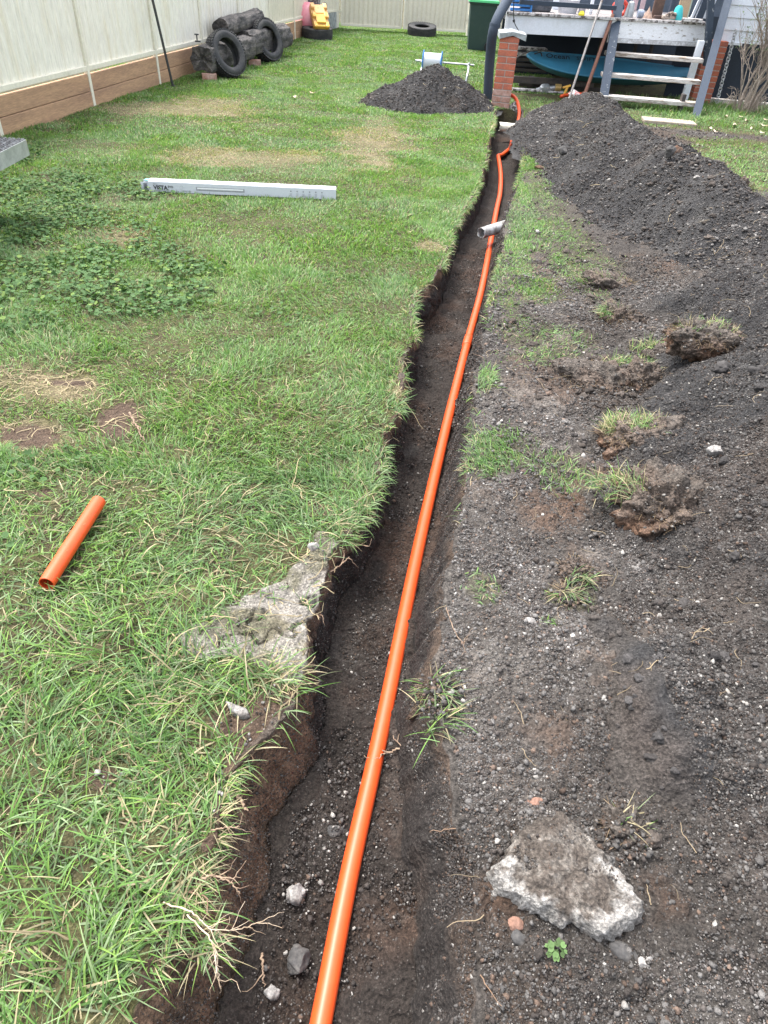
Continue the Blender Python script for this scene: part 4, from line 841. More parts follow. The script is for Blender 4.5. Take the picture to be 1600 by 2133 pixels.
# ------------------------------------------------------------ cable reel on its stand
rl, rr_ = A(865, 133, 14.5), A(988, 135, 14.4); zb = .285; rl[2] = zb+.02; rr_[2] = zb+.02
e = empty('cable_reel_stand', (rl[0], rl[1], 0), 'galvanised two-legged reel stand on the lawn behind the small soil cone', 'stand')
MB().tube([rl, rr_], .016, 10).build('axle_bar', M_GALV, e)
for pt, nm in ((A(880, 135, 14.48), 1), (A(976, 137, 14.41), 2)):
    top = np.array([pt[0], pt[1], zb+.0]); m = MB()
    L_ = [top+(-.05 if nm == 2 else .05, -.30, -zb), top+(-.02, -.24, -zb*.45), top+(0, -.10, -.05), top, top+(0, .12, -.05), top+(.02, .26, -zb*.5), top+(.02, .30, -zb)]
    m.tube(bez(L_, 6), .017, 10); m.tube([top+(-.02, 0, .0), top+(.02, 0, .045)], .024, 10); m.build('leg_frame', M_GALV, e)
c = (A(900, 135, 14.46)); c[2] = zb+.02; d = nrm(rr_-rl); x = nrm(np.cross(d, (0, 0, 1))); z = np.cross(x, d)
e = empty('cable_reel', c, 'blue reel wound with white cord, hanging on the stand behind the soil cone', 'reel')
for s in (-1, 1): MB().lathe([(.02, -.008), (.165, -.008), (.175, 0), (.165, .008), (.02, .008)], c+d*s*.165, (x, z, d), 36, closed=True).build('flange', M_BLUEP, e)
m = MB(); k = 20; prof = []
for i in range(k): a = -.155+.31*i/k; prof += [(.130, a), (.136, a+.31/k*.5)]
prof += [(.130, .155)]; m.lathe([(.03, -.155)]+prof+[(.03, .155)], c, (x, z, d), 32); m.build('cord_winding', M_ROPE, e, smooth=True)

# ------------------------------------------------------------ brick pier and downpipe
pb = G(1043, 226); PB = np.array([pb[0], pb[1]+.12, 0]); pax = (nrm((1, -.12, 0)), nrm((.12, 1, 0)), np.array([0, 0, 1.]))
lean = np.array([-.0, 0, 0]); e = empty('brick_pier', PB, 'red brick pier with a grey metal cap at the end of the trench', 'pier')
MB().box(PB+(0, 0, .36), (.268, .268, 1.10), pax).build('mortar_core', M_MORTAR, e)
m1, m2 = MB(), MB(); cz = -.17; k = 0
while cz < .88:
    mm = m2 if cz < .22 else m1; jit = lambda: random.uniform(-.003, .003)
    if k % 2 == 0:
        mm.box(PB+(0, 0, cz+.04), (.284, .284, .072), pax, bev=.006)
    else:
        for s in (-1, 1): mm.box(PB+pax[0]*s*(.0725)+(0, 0, cz+.04), (.135+jit(), .286, .072), pax, bev=.006)
    cz += .084; k += 1
m1.build('brickwork', M_BRICK, e); m2.build('brickwork', M_BRICKP, e)
m = MB(); cp = PB+(.02, 0, .90)
m.add([cp+np.array(v) for v in [(-.19, -.17, -.02), (0, -.17, .03), (.20, -.17, -.03), (.20, .2, -.01), (0, .2, .05), (-.19, .2, .0), (-.19, -.17, .05), (0, -.17, .075), (.20, -.17, .045), (.20, .2, .06), (0, .2, .09), (-.19, .2, .07)]],
      [(0, 1, 7, 6), (1, 2, 8, 7), (2, 3, 9, 8), (3, 4, 10, 9), (4, 5, 11, 10), (5, 0, 6, 11), (6, 7, 10, 11), (7, 8, 9, 10), (5, 4, 1, 0), (4, 3, 2, 1)]); m.build('metal_cap', M_ZINC, e)
m = MB(); m.tube(bez([A(1017, 202, 12.75)*(1, 1, 0)+(0, 0, -.03), A(1021, 120, 12.7), A(1031, 52, 12.6), A(1062, -8, 13.0), A(1090, -60, 13.3)], 10)[:], .075, 18)
m.tube([A(1030.5, 56, 12.6), A(1032, 49, 12.6)], .084, 18); tag(m.build('downpipe', M_SLATE, autosmooth=40), 'slate-blue downpipe standing beside the brick pier and bending up over the verandah corner', 'downpipe')
# ------------------------------------------------------------ verandah
DL, DR = A(1055, 29, 13.2), A(1478, 48, 14.2); ZD = 1.13; DL[2] = DR[2] = ZD; dd = nrm(DR-DL); dn = np.array([dd[1], -dd[0], 0]); db = -dn; up3 = np.array([0, 0, 1.]); db = nrm((.10, 1, 0)); dax = (dd, db, up3)
LW = float(np.linalg.norm(DR-DL)); e = empty('verandah', (DL[0], DL[1], 0), 'raised timber verandah with white fascia boards and a worn grey deck edge', 'verandah')
D = lambda s, t, z: DL + dd*s + db*t + up3*(z-ZD)
S1 = float((A(1272, 40, 13.7)-DL)@dd)
MB().box(D(S1/2, .015, .995), (S1, .03, .235), dax, bev=.003).build('fascia_board', M_WHITE, e)
MB().box(D((S1+LW)/2+.01, .012, 1.0), (LW-S1-.02, .034, .235), dax, bev=.003).build('fascia_board', M_FLAKE, e)
MB().box(D((S1+LW)/2+.01, .02, .85), (LW-S1-.02, .05, .06), dax, bev=.004).build('fascia_board', mat('grey_flaked_trim', (.45, .45, .46), .8, (.66, .68, .7), 12, .45, .6, .1, 60, .3, .002, 60), e)
DW = 3.4; m = MB(); nb = int(LW/.115)
for i in range(nb):
    w = LW/nb; m.box(D(w*(i+.5), DW/2-.03+random.uniform(-.006, .006), ZD+.012+random.uniform(-.002, .002)), (w-.006, DW, .026), dax, bev=.003)
m.build('deck_boards', M_DECKT, e)
m = MB(); i = 0; s = 0
while s < LW: w = random.uniform(.06, .16); m.box(D(s+w/2, -.037+random.uniform(-.003, .003), ZD+.006), (w-.006, .018, .034+random.uniform(-.004, .004)), dax, bev=.004); s += w
m.build('deck_edge', M_DECKE, e)
for t_ in (.35, 1.1, 1.9, 2.7): MB().box(D(LW/2, t_, .99), (LW, .045, .2), dax).build('joist', M_SUBT, e)
m = MB(); rA, rB = A(1083, 4, 13.22), A(1283, 17, 13.80); m.bar(rA, rB, .05, .062, bev=.006); m.build('handrail', M_SLATE, e)
MB().bar((DL+dd*.02+up3*-.2), (DL+dd*.02+up3*.55), .04, .04, up=(0, 1, 0)).build('post', M_FLAKE, e)
for s, t_, w, mt in ((1.50, .55, .06, M_FLAKE), (1.97, .6, .055, M_FLAKE), (.92, 1.5, .14, M_WHITE), (1.25, 1.5, .14, M_WHITE)):
    MB().box(D(s, t_, ZD+.9), (w, .05, 1.75), dax, bev=.004).build('post', mt, e)
NP0, NP1 = A(1474, 102, 13.93), A(1481, 0, 13.93); MB().bar(NP0-(NP1-NP0)*.35, NP1+(NP1-NP0)*.8, .10, .09, up=(0, 1, 0), bev=.005).build('newel_post', M_SLATEW, e)
P0, P1 = A(1441, 207, 13.85), A(1459, 92, 13.85); MB().bar(np.array([P1[0], P1[1], 0.0]), P1+(0, 0, .05), .10, .09, up=(0, 1, 0), bev=.004).build('stump', M_WHITE, e)
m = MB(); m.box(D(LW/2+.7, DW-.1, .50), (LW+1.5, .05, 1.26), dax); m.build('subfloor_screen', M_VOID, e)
for s in (2.0, 2.35, 2.75, 3.1): MB().box(D(s, 1.9, .48), (.07, .05, .95), dax).build('stump', M_SUBT, e)
MB().box(D(.35, 1.6, .95), (.8, .03, .10), (nrm(dd+(0, 0, -.22)), db, up3)).build('joist', M_DECKE, e)
m = MB(); m.tube(bez([A(1071, -6, 13.12), A(1070, 20, 13.12), A(1071, 44, 13.13), A(1077, 58, 13.14), A(1085, 68, 13.2), A(1100, 72, 13.4)], 8), .007, 6); m.tube([A(1070, 41, 13.12), A(1071, 46, 13.12)], .018, 8); tag(m.build('cable', M_BLACK), 'black cable hanging down over the left end of the white fascia', 'cable')

# house behind and beside the verandah
hx = nrm((1, -.10, 0)); hn = np.array([hx[1], -hx[0], 0]); hb = -hn; hax = (hx, hb, up3); H1 = A(1497, 86, 14.45); H1[2] = .90
e = empty('weatherboard_house', (H1[0], H1[1], 0), 'white weatherboard house wall raised over a dark underfloor gap, behind the bare shrub', 'house')
m = MB()
for k in range(14):
    z = .90+.172*k; m.box(H1*(1, 1, 0)+hx*2.5+up3*(z+.086)-hn*.0, (5.2, .022, .178), (hx, nrm(hb+up3*.0), nrm(up3+hb*.11)), bev=.002)
m.build('weatherboards', M_WHITE, e)
MB().box(H1*(1, 1, 0)+hx*.22+hn*.02+up3*.885, (.35, .06, .04), hax, bev=.004).build('sill', M_WHITE, e)
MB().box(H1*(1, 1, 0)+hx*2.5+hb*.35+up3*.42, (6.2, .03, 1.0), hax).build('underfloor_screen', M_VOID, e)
MB().box(H1*(1, 1, 0)+hx*2.7+hn*.05+up3*.03, (5.6, .12, .08), hax, bev=.01).build('base_strip', M_CONC, e)
BW = D(LW/2, DW+.05, 2.2); MB().box(BW+dd*.9, (LW+1.8, .06, 2.3), dax).build('verandah_wall', mat('veiled_shaded_wall', (.10, .125, .165), .8, (.07, .09, .12), 4, bmp=.1), e)  # blue veil and verandah shade are painted into the wall colour
m = MB()
for k in range(5): m.box(D(.15+.0*k, DW-.2, ZD+.12+.16*k), (1.1, .02, .12), dax)
m.build('shutter', mat('pale_blue_slats', (.30, .36, .44), .6, None, bmp=0), e)
# brick pillar behind the steps
PP = A(1476, 212, 14.30); PP = np.array([PP[0]-.16, PP[1]+.05, 0]); e = empty('brick_pillar', PP, 'red brick pillar under the house wall, behind the right side of the steps', 'pillar')
MB().box(PP+(0, 0, .42), (.325, .22, .90), hax).build('mortar_core', M_MORTAR, e); m = MB(); cz = -.02; k = 0
while cz < .85:
    if k % 2: m.box(PP+(0, 0, cz+.04), (.338, .235, .072), hax, bev=.005)
    else:
        for s in (-1, 1): m.box(PP+hx*s*.087+(0, 0, cz+.04), (.164, .236, .072), hax, bev=.005)
    cz += .086; k += 1
m.build('brickwork', M_BRICK, e)
# chain
c0, c1_ = A(1533, 62, 14.2), A(1493, 214, 14.2); c1_ = np.array([c0[0]-.06, c0[1]-.02, 0.02]); m = MB(); N = 24; c1_ = A(1493, 214, 14.05)
for i in range(N):
    p = c0+(c1_-c0)*(i+.5)/N; dz = nrm(c1_-c0); L_ = np.linalg.norm(c1_-c0)/N*.72; a = np.linspace(0, 2*PI, 13)
    sx = np.array([1., 0, 0]) if i % 2 else np.array([.35, -.94, 0]); m.tube([p+dz*math.cos(q)*L_+sx*math.sin(q)*.026 for q in a], .0075, 6, caps=False)
tag(m.build('chain', M_GALV), 'galvanised chain hanging from the weatherboards to the ground beside the brick pillar', 'chain')

# ------------------------------------------------------------ steps
SB = G(1449, 245); SB2 = np.array([A(1257, 212, 12.78)[0], 12.78, 0]); e = empty('timber_steps', (SB+SB2)/2, 'worn timber steps with dark blue side rails going up to the verandah', 'steps')
MB().bar(SB-(0, 0, .05)-(A(1517, 0, 14.2)-SB)*.0, SB+(A(1517, 0, 14.2)-SB)*1.5, .125, .09, bev=.006).build('side_rail', M_SLATE, e)
MB().bar(SB2-(0, 0, .05), SB2+(A(1291, 0, 14.0)-SB2)*1.45, .14, .09, bev=.006).build('side_rail', M_SLATEW, e)
for (l, r, th, Y) in (((1262, 113), (1466, 126), .06, 13.55), ((1254, 158), (1461, 171), .06, 13.18), ((1252, 206), (1456, 216), .06, 12.84)):
    a, b = A(l[0], l[1], Y+.06), A(r[0], r[1], Y-.08); zc = (a[2]+b[2])/2; a[2] = b[2] = zc; t_ = nrm(b-a); yb = nrm(np.cross(up3, t_)); c = (a+b)/2+yb*.11
    MB().box(c, (np.linalg.norm(b-a), .24, .058), (t_, yb, up3), bev=.008).build('tread', M_TREAD, e)
a = A(1440, 246, 12.75); MB().box((SB[0]-.17, SB[1]+.35, .12), (.06, .12, .3), bev=.01).build('foot_block', M_SUBT, e)

# ------------------------------------------------------------ kayak
K0 = A(1094, 127, 14.0); kd = nrm((1, .26, -.03)); ks = nrm(np.cross(kd, up3)); side = nrm(ks*.80 + up3*-.42); kn = nrm(np.cross(side, kd)); 
if kn[2] < 0: kn = -kn
e = empty('kayak', (K0[0]+1.5, K0[1]+.35, 0), 'bright blue plastic kayak stored under the verandah, bow pointing at the brick pier', 'kayak')
KL = 3.6; NS = 40; V, Vh = [], []; nk = 15
for i in range(NS+1):
    s = i/NS; w = .27*(math.sin(PI*min(1, s*1.0)**.72))**.75+.004; rise = .10*(1-math.sin(PI*s))**2; c = K0+kd*(s*KL)+kn*rise
    for j in range(nk):
        u = -1+2*j/(nk-1); V.append(c+side*(w*u)+kn*(.055*(1-u*u)*math.sin(PI*min(1, s*2.2)**.8 if s < .45 else PI*.5)))
    for j in range(nk):
        u = -1+2*j/(nk-1); Vh.append(c+side*(w*u*.995)-kn*(.006+.24*math.sin(PI*s)**.45*(1-abs(u)**2.6)))
q = lambda n: [(i*n+j, i*n+j+1, (i+1)*n+j+1, (i+1)*n+j) for i in range(NS) for j in range(n-1)]
m = MB(); m.add(V, [f[::-1] for f in q(nk)]); m.build('deck', M_KAY, e, smooth=True); m = MB(); m.add(Vh, q(nk)); m.build('hull', M_KAYG, e, smooth=True)
gun = [np.array(V[i*nk+nk-1]) for i in range(NS+1)]; gun2 = [np.array(V[i*nk]) for i in range(NS+1)]
m = MB(); m.tube(gun, .022, 8); m.tube(gun2, .018, 8); m.build('gunwale', M_KAY, e, smooth=True)
m = MB(); m.tube(bez([K0+kd*.14+kn*.11-side*.04, K0+kd*.22+kn*.16, K0+kd*.26+kn*.12+side*.03], 6), .012, 6); m.build('carry_handle', M_BLACK, e)
def text(txt, loc, ax_, size, mt, parent, name='lettering', extrude=.0008, shear=0.0, bold=0.0, space=1.0):
    cu = bpy.data.curves.new(name, 'FONT'); cu.body = txt; cu.size = size; cu.extrude = extrude; cu.shear = shear; cu.offset = bold; cu.space_character = space; cu.resolution_u = 3
    tmp = bpy.data.objects.new('tmp', cu); COL.objects.link(tmp); dg = bpy.context.evaluated_depsgraph_get(); me = bpy.data.meshes.new_from_object(tmp.evaluated_get(dg)); bpy.data.objects.remove(tmp)
    A3 = np.array(ax_); n = len(me.vertices); co = np.empty(n*3); me.vertices.foreach_get('co', co); co = np.asarray(loc)+co.reshape(-1, 3)@A3; me.vertices.foreach_set('co', co.ravel()); me.update(); me.materials.clear()
    return link(name, me, mt, parent)
tx = nrm(kd+side*.0); ty = -side
tp = K0+kd*.30+side*.10+kn*.150; text('Ocean', tp, (tx, ty, kn), .17, M_INK, e, shear=.25, bold=.002); text('SWIFT', tp+kd*.56+side*.03+kn*.02, (tx, ty, kn), .13, M_INK, e, shear=.2, bold=.001)

# ------------------------------------------------------------ under and around the verandah
def plank(px, py, Y, L_, az, label, mt=M_SUBT, w=.10, th=.045, z=None, tilt=0.0, cat='plank', group=None, name='timber_plank'):
    c = A(px, py, Y); c[2] = c[2] if z is None else z; d = nrm((math.cos(az), math.sin(az), tilt)); return tag(MB().bar(c-d*L_/2, c+d*L_/2, w, th, bev=.004).build(name, mt), label, cat, group)
plank(1150, 176, 14.3, 1.5, .08, 'weathered plank on edge under the kayak bow', z=.155, th=.10); plank(1120, 190, 14.0, .9, .03, 'pale plank lying flat in the grass beside the brick pier', mt=M_DECKE, z=.04, w=.14, th=.03); plank(1105, 170, 14.6, .35, 1.4, 'short timber offcut standing behind the pale plank', z=.10, th=.14)
plank(1170, 187, 14.5, 1.6, .02, 'long dark plank on the ground under the kayak', z=.06, th=.05)
for k, w_ in enumerate(('topmost', 'second from the top', 'middle', 'second from the bottom', 'lowest')): plank(1085, 133+7*k, 15.8, .9, .02, w_ + ' grey board in the stack behind the brick pier', mt=M_DECKE if k < 2 else M_SUBT, z=.50-.085*k, th=.05, w=.25, group='boards stacked behind the brick pier', name='stacked_board')
m = MB(); m.tube(bez([A(1072, 122, 14.6), A(1100, 108, 14.7), A(1130, 105, 14.9), A(1165, 112, 15.2)], 8), .012, 6); tag(m.build('bent_rod', M_STEEL), 'thin bent rod arching over the kayak bow', 'rod')
m = MB(); c = A(1133, 195, 14.0); c[2] = .08
m.lathe([(0, -.06), (.07, -.06), (.09, -.03), (.09, .03), (.06, .06), (0, .07)], c, (nrm((1, .3, .2)), nrm((-.3, 1, 0)), nrm((-.2, 0, 1))), 16); m.tube([c+(.03, 0, 0), c+(.20, .02, .02)], .035, 12); m.tube([c+(-.05, 0, 0), c+(-.14, .05, -.03)], .02, 8)
tag(m.build('chrome_fitting', M_GALV, autosmooth=40), 'shiny metal pipe fitting lying in the grass under the kayak', 'fitting')
c = A(1155, 191, 14.0); c[2] = .10; tag(MB().tube([c, c+(.10, 0, 0)], .06, 12).build('brass_collar', mat('brass', (.42, .28, .10), .5, None, bmp=0, metal=.4)), 'brown collar joined to the shiny fitting under the kayak', 'fitting')
c = A(1177, 190, 13.7); m = MB(); m.bar(c+(-.02, 0, -.12), c+(.03, 0, .08), .035, .05, up=(0, 1, 0), bev=.008); m.bar(c+(-.05, 0, .05), c+(.08, 0, .09), .03, .04, up=(0, 1, 0), bev=.008); tag(m.build('yellow_clamp', M_YEL), 'yellow clamp standing on the ground between the two handles', 'clamp')
# orange hose loop and red bag on the ground
z_ = .06; hp2 = [A(1168, 206, 13.4), A(1178, 201, 13.5), A(1195, 199, 13.6), A(1213, 201, 13.6), A(1219, 206, 13.4), A(1205, 211, 13.3), A(1190, 213, 13.25), A(1182, 211, 13.25)]
for i_, q_ in enumerate(hp2): q_[2] = .05+.01*i_
tag(MB().tube(bez(hp2, 8), .027, 12).build('orange_hose', M_ORANGE, smooth=True), 'loop of orange conduit on the ground at the foot of the steps', 'hose')
c = A(1192, 210, 13.15); c[2] = .13; m = MB()
bm = bmesh.new(); bmesh.ops.create_icosphere(bm, subdivisions=3, radius=.085)
for v in bm.verts: v.co = v.co*(1+.35*float(vn([v.co.x*22], [v.co.y*22], [v.co.z*22])[0])); v.co.z *= .7
me = bpy.data.meshes.new('plastic_wrapper'); bm.to_mesh(me); bm.free(); tag(link('plastic_wrapper', me, mat('red_white_wrapper', (.85, .80, .80), .4, (.75, .15, .12), 26, .5, .56, .05, 60, .2, .002, 60), loc=c), 'crumpled red and white wrapper inside the orange hose loop', 'wrapper')
# two leaning handles
def handle(a, b, r, mt, label, name, end=True):
    m = MB(); m.tube([a, a+(b-a)*.5+(0, 0, .004), b], [r, r*.97, r*.9], 10); d = nrm(b-a); x_ = nrm(np.cross(d, (0, 1, 0)))
    if end: m.bar(a-d*.02, a+d*.10, r*2.6, r*2.0, bev=.004)
    return tag(m.build(name, mt, autosmooth=50), label, 'tool handle')
handle(A(1182, 217, 12.95), A(1259, -14, 13.7), .020, M_STEEL, 'long grey metal handle leaning from the soil up against the verandah', 'shovel_handle')
handle(A(1215, 206, 13.3), A(1277, 30, 13.72), .030, M_RUSTY, 'long brown wooden handle leaning between the grey handle and the steps', 'rake_handle')
# things standing on the verandah
def pot(px, py, Y, prof, mt, label, cat, name, n=24, ax=None, z=None):
    c = A(px, py, Y); c[2] = ZD+.026 if z is None else z; return tag(MB().lathe(prof, c, ax, n).build(name, mt, autosmooth=40), label, cat)
pot(1181, 28, 14.0, [(0, 0), (.15, 0), (.17, .17), (.18, .18), (.16, .18), (0, .16)], mat('grey_white_plastic', (.55, .56, .60), .5, None, bmp=0), 'wide pale plastic tub on the verandah behind the yellow dome', 'tub', 'plastic_tub')
pot(1211, 29, 13.9, [(0, 0), (.055, 0), (.055, .12), (.05, .13), (0, .13)], mat('grey_tin', (.35, .33, .36), .5, None, bmp=0), 'small grey tin beside the pale tub on the verandah', 'tin', 'tin')
pot(1211, 31, 13.56, [(0, 0), (.045, 0), (.05, .02), (.025, .06), (0, .062)], mat('bright_yellow', (.9, .75, .04), .5, None, bmp=0), 'small bright yellow dome on the verandah edge', 'plastic dome', 'yellow_dome')
c = D(.22, .25, ZD+.1); m = MB()
for k in range(3): m.box(c+up3*(-.05+.055*k), (.34, .22, .03), dax, bev=.004)
m.box(c+dd*.19+up3*-.0, (.03, .24, .18), dax); tag(m.build('blue_crate', M_BLUEP), 'blue slatted crate on the left end of the verandah', 'crate')
m = MB(); c = A(1115, 20, 13.9); c[2] = ZD+.03; m.box(c+up3*.09, (.55, .3, .18), dax, bev=.03); m.box(c+dd*.12+up3*.13, (.34, .32, .10), (nrm(dd+up3*-.25), db, up3), bev=.02); tag(m.build('dark_cushion', mat('dark_blue_grey', (.06, .07, .085), .8, (.16, .16, .17), 5, bmp=.1)), 'dark folded cushion on the verandah between the crate and the pale tub', 'cushion')
m = MB(); a = np.linspace(0, 2*PI, 25); c = A(1289, 27, 14.35); c[2] = ZD+.13; m.tube([c+dd*math.cos(q)*.125+up3*math.sin(q)*.10 for q in a], .03, 8, caps=False); tag(m.build('orange_cord_coil', M_RED, smooth=True), 'coil of orange-red lead hung behind the left side rail of the steps', 'coil')
pot(1311, 27, 14.1, [(.02, 0), (.075, .0), (.075, .05), (.05, .20), (.02, .22), (0, .22)], M_GALV, 'clear domed jar on the verandah beside the orange coil', 'jar', 'jar')
pot(1334, 29, 13.9, [(0, -.05), (.055, -.05), (.06, 0), (.055, .05), (0, .05)], mat('blue_grey_can', (.28, .32, .40), .5, None, bmp=0), 'blue-grey can lying on the deck edge', 'can', 'paint_can', ax=(nrm((0, 1, 0)), (0, 0, 1.), nrm((1, .2, 0))), z=ZD+.09)
for px, lab in ((1323, 'left'), (1339, 'right')):
    c = A(px, 9, 14.6); c[2] = ZD+.19; tag(MB().box(c, (.09, .03, .16), dax, bev=.004).build('notice_card', mat('pink_card_'+lab, (.58, .44, .47), .7, (.3, .2, .22), 40, .6, .68, bmp=0)), 'small pink printed card propped behind the can, %s of the two' % lab, 'card')
pot(1351, 25, 14.2, [(0, 0), (.09, 0), (.07, .05), (.03, .09), (0, .17)], mat('tan_shell', (.45, .30, .22), .7, (.2, .14, .12), 14, bmp=.2), 'tan pointed gourd lying on the verandah beside the boot', 'gourd', 'gourd')
c = A(1372, 12, 14.4); c[2] = ZD+.18; m = MB(); m.box(c, (.20, .12, .34), dax, bev=.03); m.box(c+dn*.08-up3*.14, (.2, .2, .07), dax, bev=.02); tag(m.build('leather_boot', M_BROWN), 'brown leather boot standing on the verandah', 'boot')
c = A(1397, 21, 14.2); c[2] = ZD+.03; m = MB(); m.box(c+up3*.03, (.26, .12, .05), dax, bev=.02); m.box(c+up3*.07+dd*.05, (.16, .11, .06), dax, bev=.025); m.tube([c+up3*.06-dd*.1+dn*.05, c+up3*.11+dn*.06, c+up3*.06+dd*.1+dn*.05], .012, 6); tag(m.build('sandal', mat('beige_sandal', (.42, .34, .28), .8, (.12, .1, .09), 20, .5, .55, bmp=.1)), 'beige strappy sandal on the verandah in front of the boots', 'shoe')
pot(1415, 18, 14.35, [(0, 0), (.10, 0), (.09, .05), (.06, .17), (.03, .2), (0, .2)], M_TEAL, 'teal fabric shoe standing on the verandah beside the sandal', 'shoe', 'teal_shoe')
c = A(1405, 4, 14.8); c[2] = ZD+.25; tag(MB().box(c, (.14, .14, .46), dax, bev=.05).build('dark_boot', mat('navy_rubber', (.035, .045, .07), .6, None, bmp=0)), 'tall dark boot behind the sandal on the verandah', 'boot')
c = A(1426, 10, 14.9); c[2] = ZD+.2; tag(MB().box(c, (.2, .15, .38), dax, bev=.02).build('cardboard_box', mat('cardboard', (.42, .31, .2), .8, None, bmp=0)), 'brown cardboard box behind the teal shoe', 'box')
c = A(1448, 8, 14.4); c[2] = ZD+.02; tl = nrm(up3*.97+dd*.22); m = MB(); m.box(c+tl*.3, (.05, .05, .62), (dd, db, tl)); m.box(c+dd*.19+tl*.30, (.26, .03, .50), (dd, db, tl), bev=.004); tag(m.build('white_panel', M_WHITE), 'white framed panel leaning at the right end of the verandah', 'panel')
c = A(1445, 31, 14.05); c[2] = ZD+.05; tag(MB().box(c, (.34, .20, .045), (nrm(dd+db*-.3), nrm(db+dd*.3), up3), bev=.004).build('stacked_tiles', M_DECKE), 'grey slabs stacked at the foot of the white panel', 'slab')
c = A(1466, 20, 14.3); c[2] = ZD+.35; tag(MB().box(c, (.13, .05, .7), (dd, db, nrm(up3+dd*.15)), bev=.004).build('slate_board', M_SLATE), 'dark slate-blue board leaning beside the white panel', 'board')
c = A(1437, -2, 15.2); c[2] = ZD+.3; tag(MB().box(c, (.12, .1, .6), dax, bev=.02).build('sage_post', M_SAGE), 'pale green roll standing behind the white panel', 'roll')

# ------------------------------------------------------------ shrub
def shrub():
    base = G(1547, 236); base[2] = 0; e = empty('bare_shrub', base, 'bare many-stemmed shrub in front of the white house wall', 'shrub'); m = MB(); lv = []; R_ = random.Random(5)
    def grow(p, d, L_, r, dep):
        pts = [p]; n = 6
        for i in range(n):
            d = nrm(d + np.array([R_.gauss(0, .10), R_.gauss(0, .10), .03])); pts.append(pts[-1]+d*L_/n)
        m.tube(pts, np.linspace(r, r*.62, n+1), 7 if dep < 2 else 5)
        if dep < 4:
            for k in range(3 if dep else 3):
                q = pts[R_.randint(3, n)]; dn_ = nrm(d+np.array([R_.gauss(0, .42), R_.gauss(0, .42), R_.uniform(-.05, .35)])); grow(q, dn_, L_*R_.uniform(.5, .8), r*.58, dep+1)
        elif R_.random() < .5: lv.append((pts[-1], d))
    for k in range(15):
        a = R_.uniform(-PI, PI); sp = R_.uniform(.03, .34); grow(base+np.array([math.cos(a)*.10, math.sin(a)*.08, 0]), nrm((math.cos(a)*sp+.14, math.sin(a)*sp*.6, 1)), R_.uniform(.55, .95), R_.uniform(.013, .024), 0)
    for k in range(70):
        a = R_.uniform(-PI, PI); p = base+np.array([math.cos(a)*.15, math.sin(a)*.12, .02]); m.tube(bez([p, p+np.array([math.cos(a)*.12+.02, math.sin(a)*.1, R_.uniform(.1, .3)]), p+np.array([math.cos(a)*R_.uniform(.15, .3), math.sin(a)*.2, R_.uniform(.0, .35)])], 4), .0035, 4)
    m.build('stems', M_BARK, e)
    V, Fq, o = [], [], 0
    for p, d in lv:
        for k in range(R_.randint(1, 3)):
            a = R_.uniform(0, 2*PI); u = nrm((math.cos(a), math.sin(a), R_.gauss(0, .4))); w_ = nrm(np.cross(u, (0, 0, 1)))*.012; q = p+u*.05; V += [p, (p+q)/2+w_, q, (p+q)/2-w_]; Fq.append((o, o+1, o+2, o+3)); o += 4
    me = np_mesh('leaves', np.array(V), np.array(Fq), np.tile(np.array([.10, .16, .07]), (len(V), 1))); link('leaves', me, M_LEAF, e)
shrub()

# ------------------------------------------------------------ carton
a, b = G(311, 401), G(700, 418); cd = nrm(b-a); cs = np.cross(up3, cd); CLn = float(np.linalg.norm(b-a)); ch, cw = .085, .105
e = empty('light_fitting_carton', (a+b)/2, 'long narrow white cardboard carton lying on the lawn', 'carton'); CB = lambda s, t_, z: a+cd*s+cs*t_+up3*z; cax = (cd, cs, up3)
MB().box(CB(CLn/2, cw/2, ch/2+.006), (CLn, cw, ch), cax, bev=.003).build('carton_body', M_CARD, e)
MB().box(CB(CLn/2, cw/2, ch+.0075), (CLn-.006, cw-.006, .002), cax).build('lit_carton_top', M_CARDT, e)
f_ = MB(); f_.box(CB(-.035, cw*.45, ch*.47), (.075, .004, ch*.8), (nrm(cd+cs*.35), nrm(cs-cd*.35), up3)); f_.box(CB(-.03, cw*.9, ch*.55), (.06, .003, ch*.8), cax); f_.build('end_flap', M_CARD, e)
MB().box(CB(-.012, cw*.70, ch+.002), (.05, .05, .004), (cd, cs, nrm(up3+cd*.2))).build('seal_strip', M_AQUA, e)
fax = (cd, up3, -cs); FP = lambda s, z: CB(s, -.0012, z)
text('VISTA', FP(.045, .030), fax, .046, M_INK, e, bold=.0016); text('EVO', FP(.168, .046), fax, .024, M_INK, e, bold=.0004)
text('L FAMCO', FP(.045, .068), fax, .015, M_INKG, e) if False else text('lighting', FP(.045, .070), fax, .013, M_INKG, e)
text('surface mounted batten', FP(.05, .017), fax, .010, M_INKG, e); text('Lighting Fixture', FP(.285, .022), fax, .013, M_INKG, e)
m = MB()
for k in range(8): q = k*PI/4; p0 = FP(.285, .052); m.bar(p0+cd*math.cos(q)*.010+up3*math.sin(q)*.010, p0+cd*math.cos(q)*.018+up3*math.sin(q)*.018, .002, .001, up=-cs)
m.build('sun_mark', M_INKG, e)
m = MB(); m.box(FP(.62, .048), (.42, .001, .030), cax); m.build('product_picture', M_INKG, e); m = MB(); m.box(FP(.62, .052)-cs*.0008, (.40, .001, .012), cax); m.build('product_highlight', M_CARDT, e)
m = MB(); s0 = CLn-.40
for k in range(6):
    p0 = FP(s0+k*.055, .062); m.poly([p0+cd*math.cos(q)*.007+up3*math.sin(q)*.007 for q in np.linspace(0, 2*PI, 7)[:-1]], .0008, -cs)
    for r_ in range(3): m.box(FP(s0+k*.055, .043-.009*r_), (.022-.004*(r_ % 2), .001, .0028), cax)
m.build('icon_row', M_INKG, e)
m = MB()
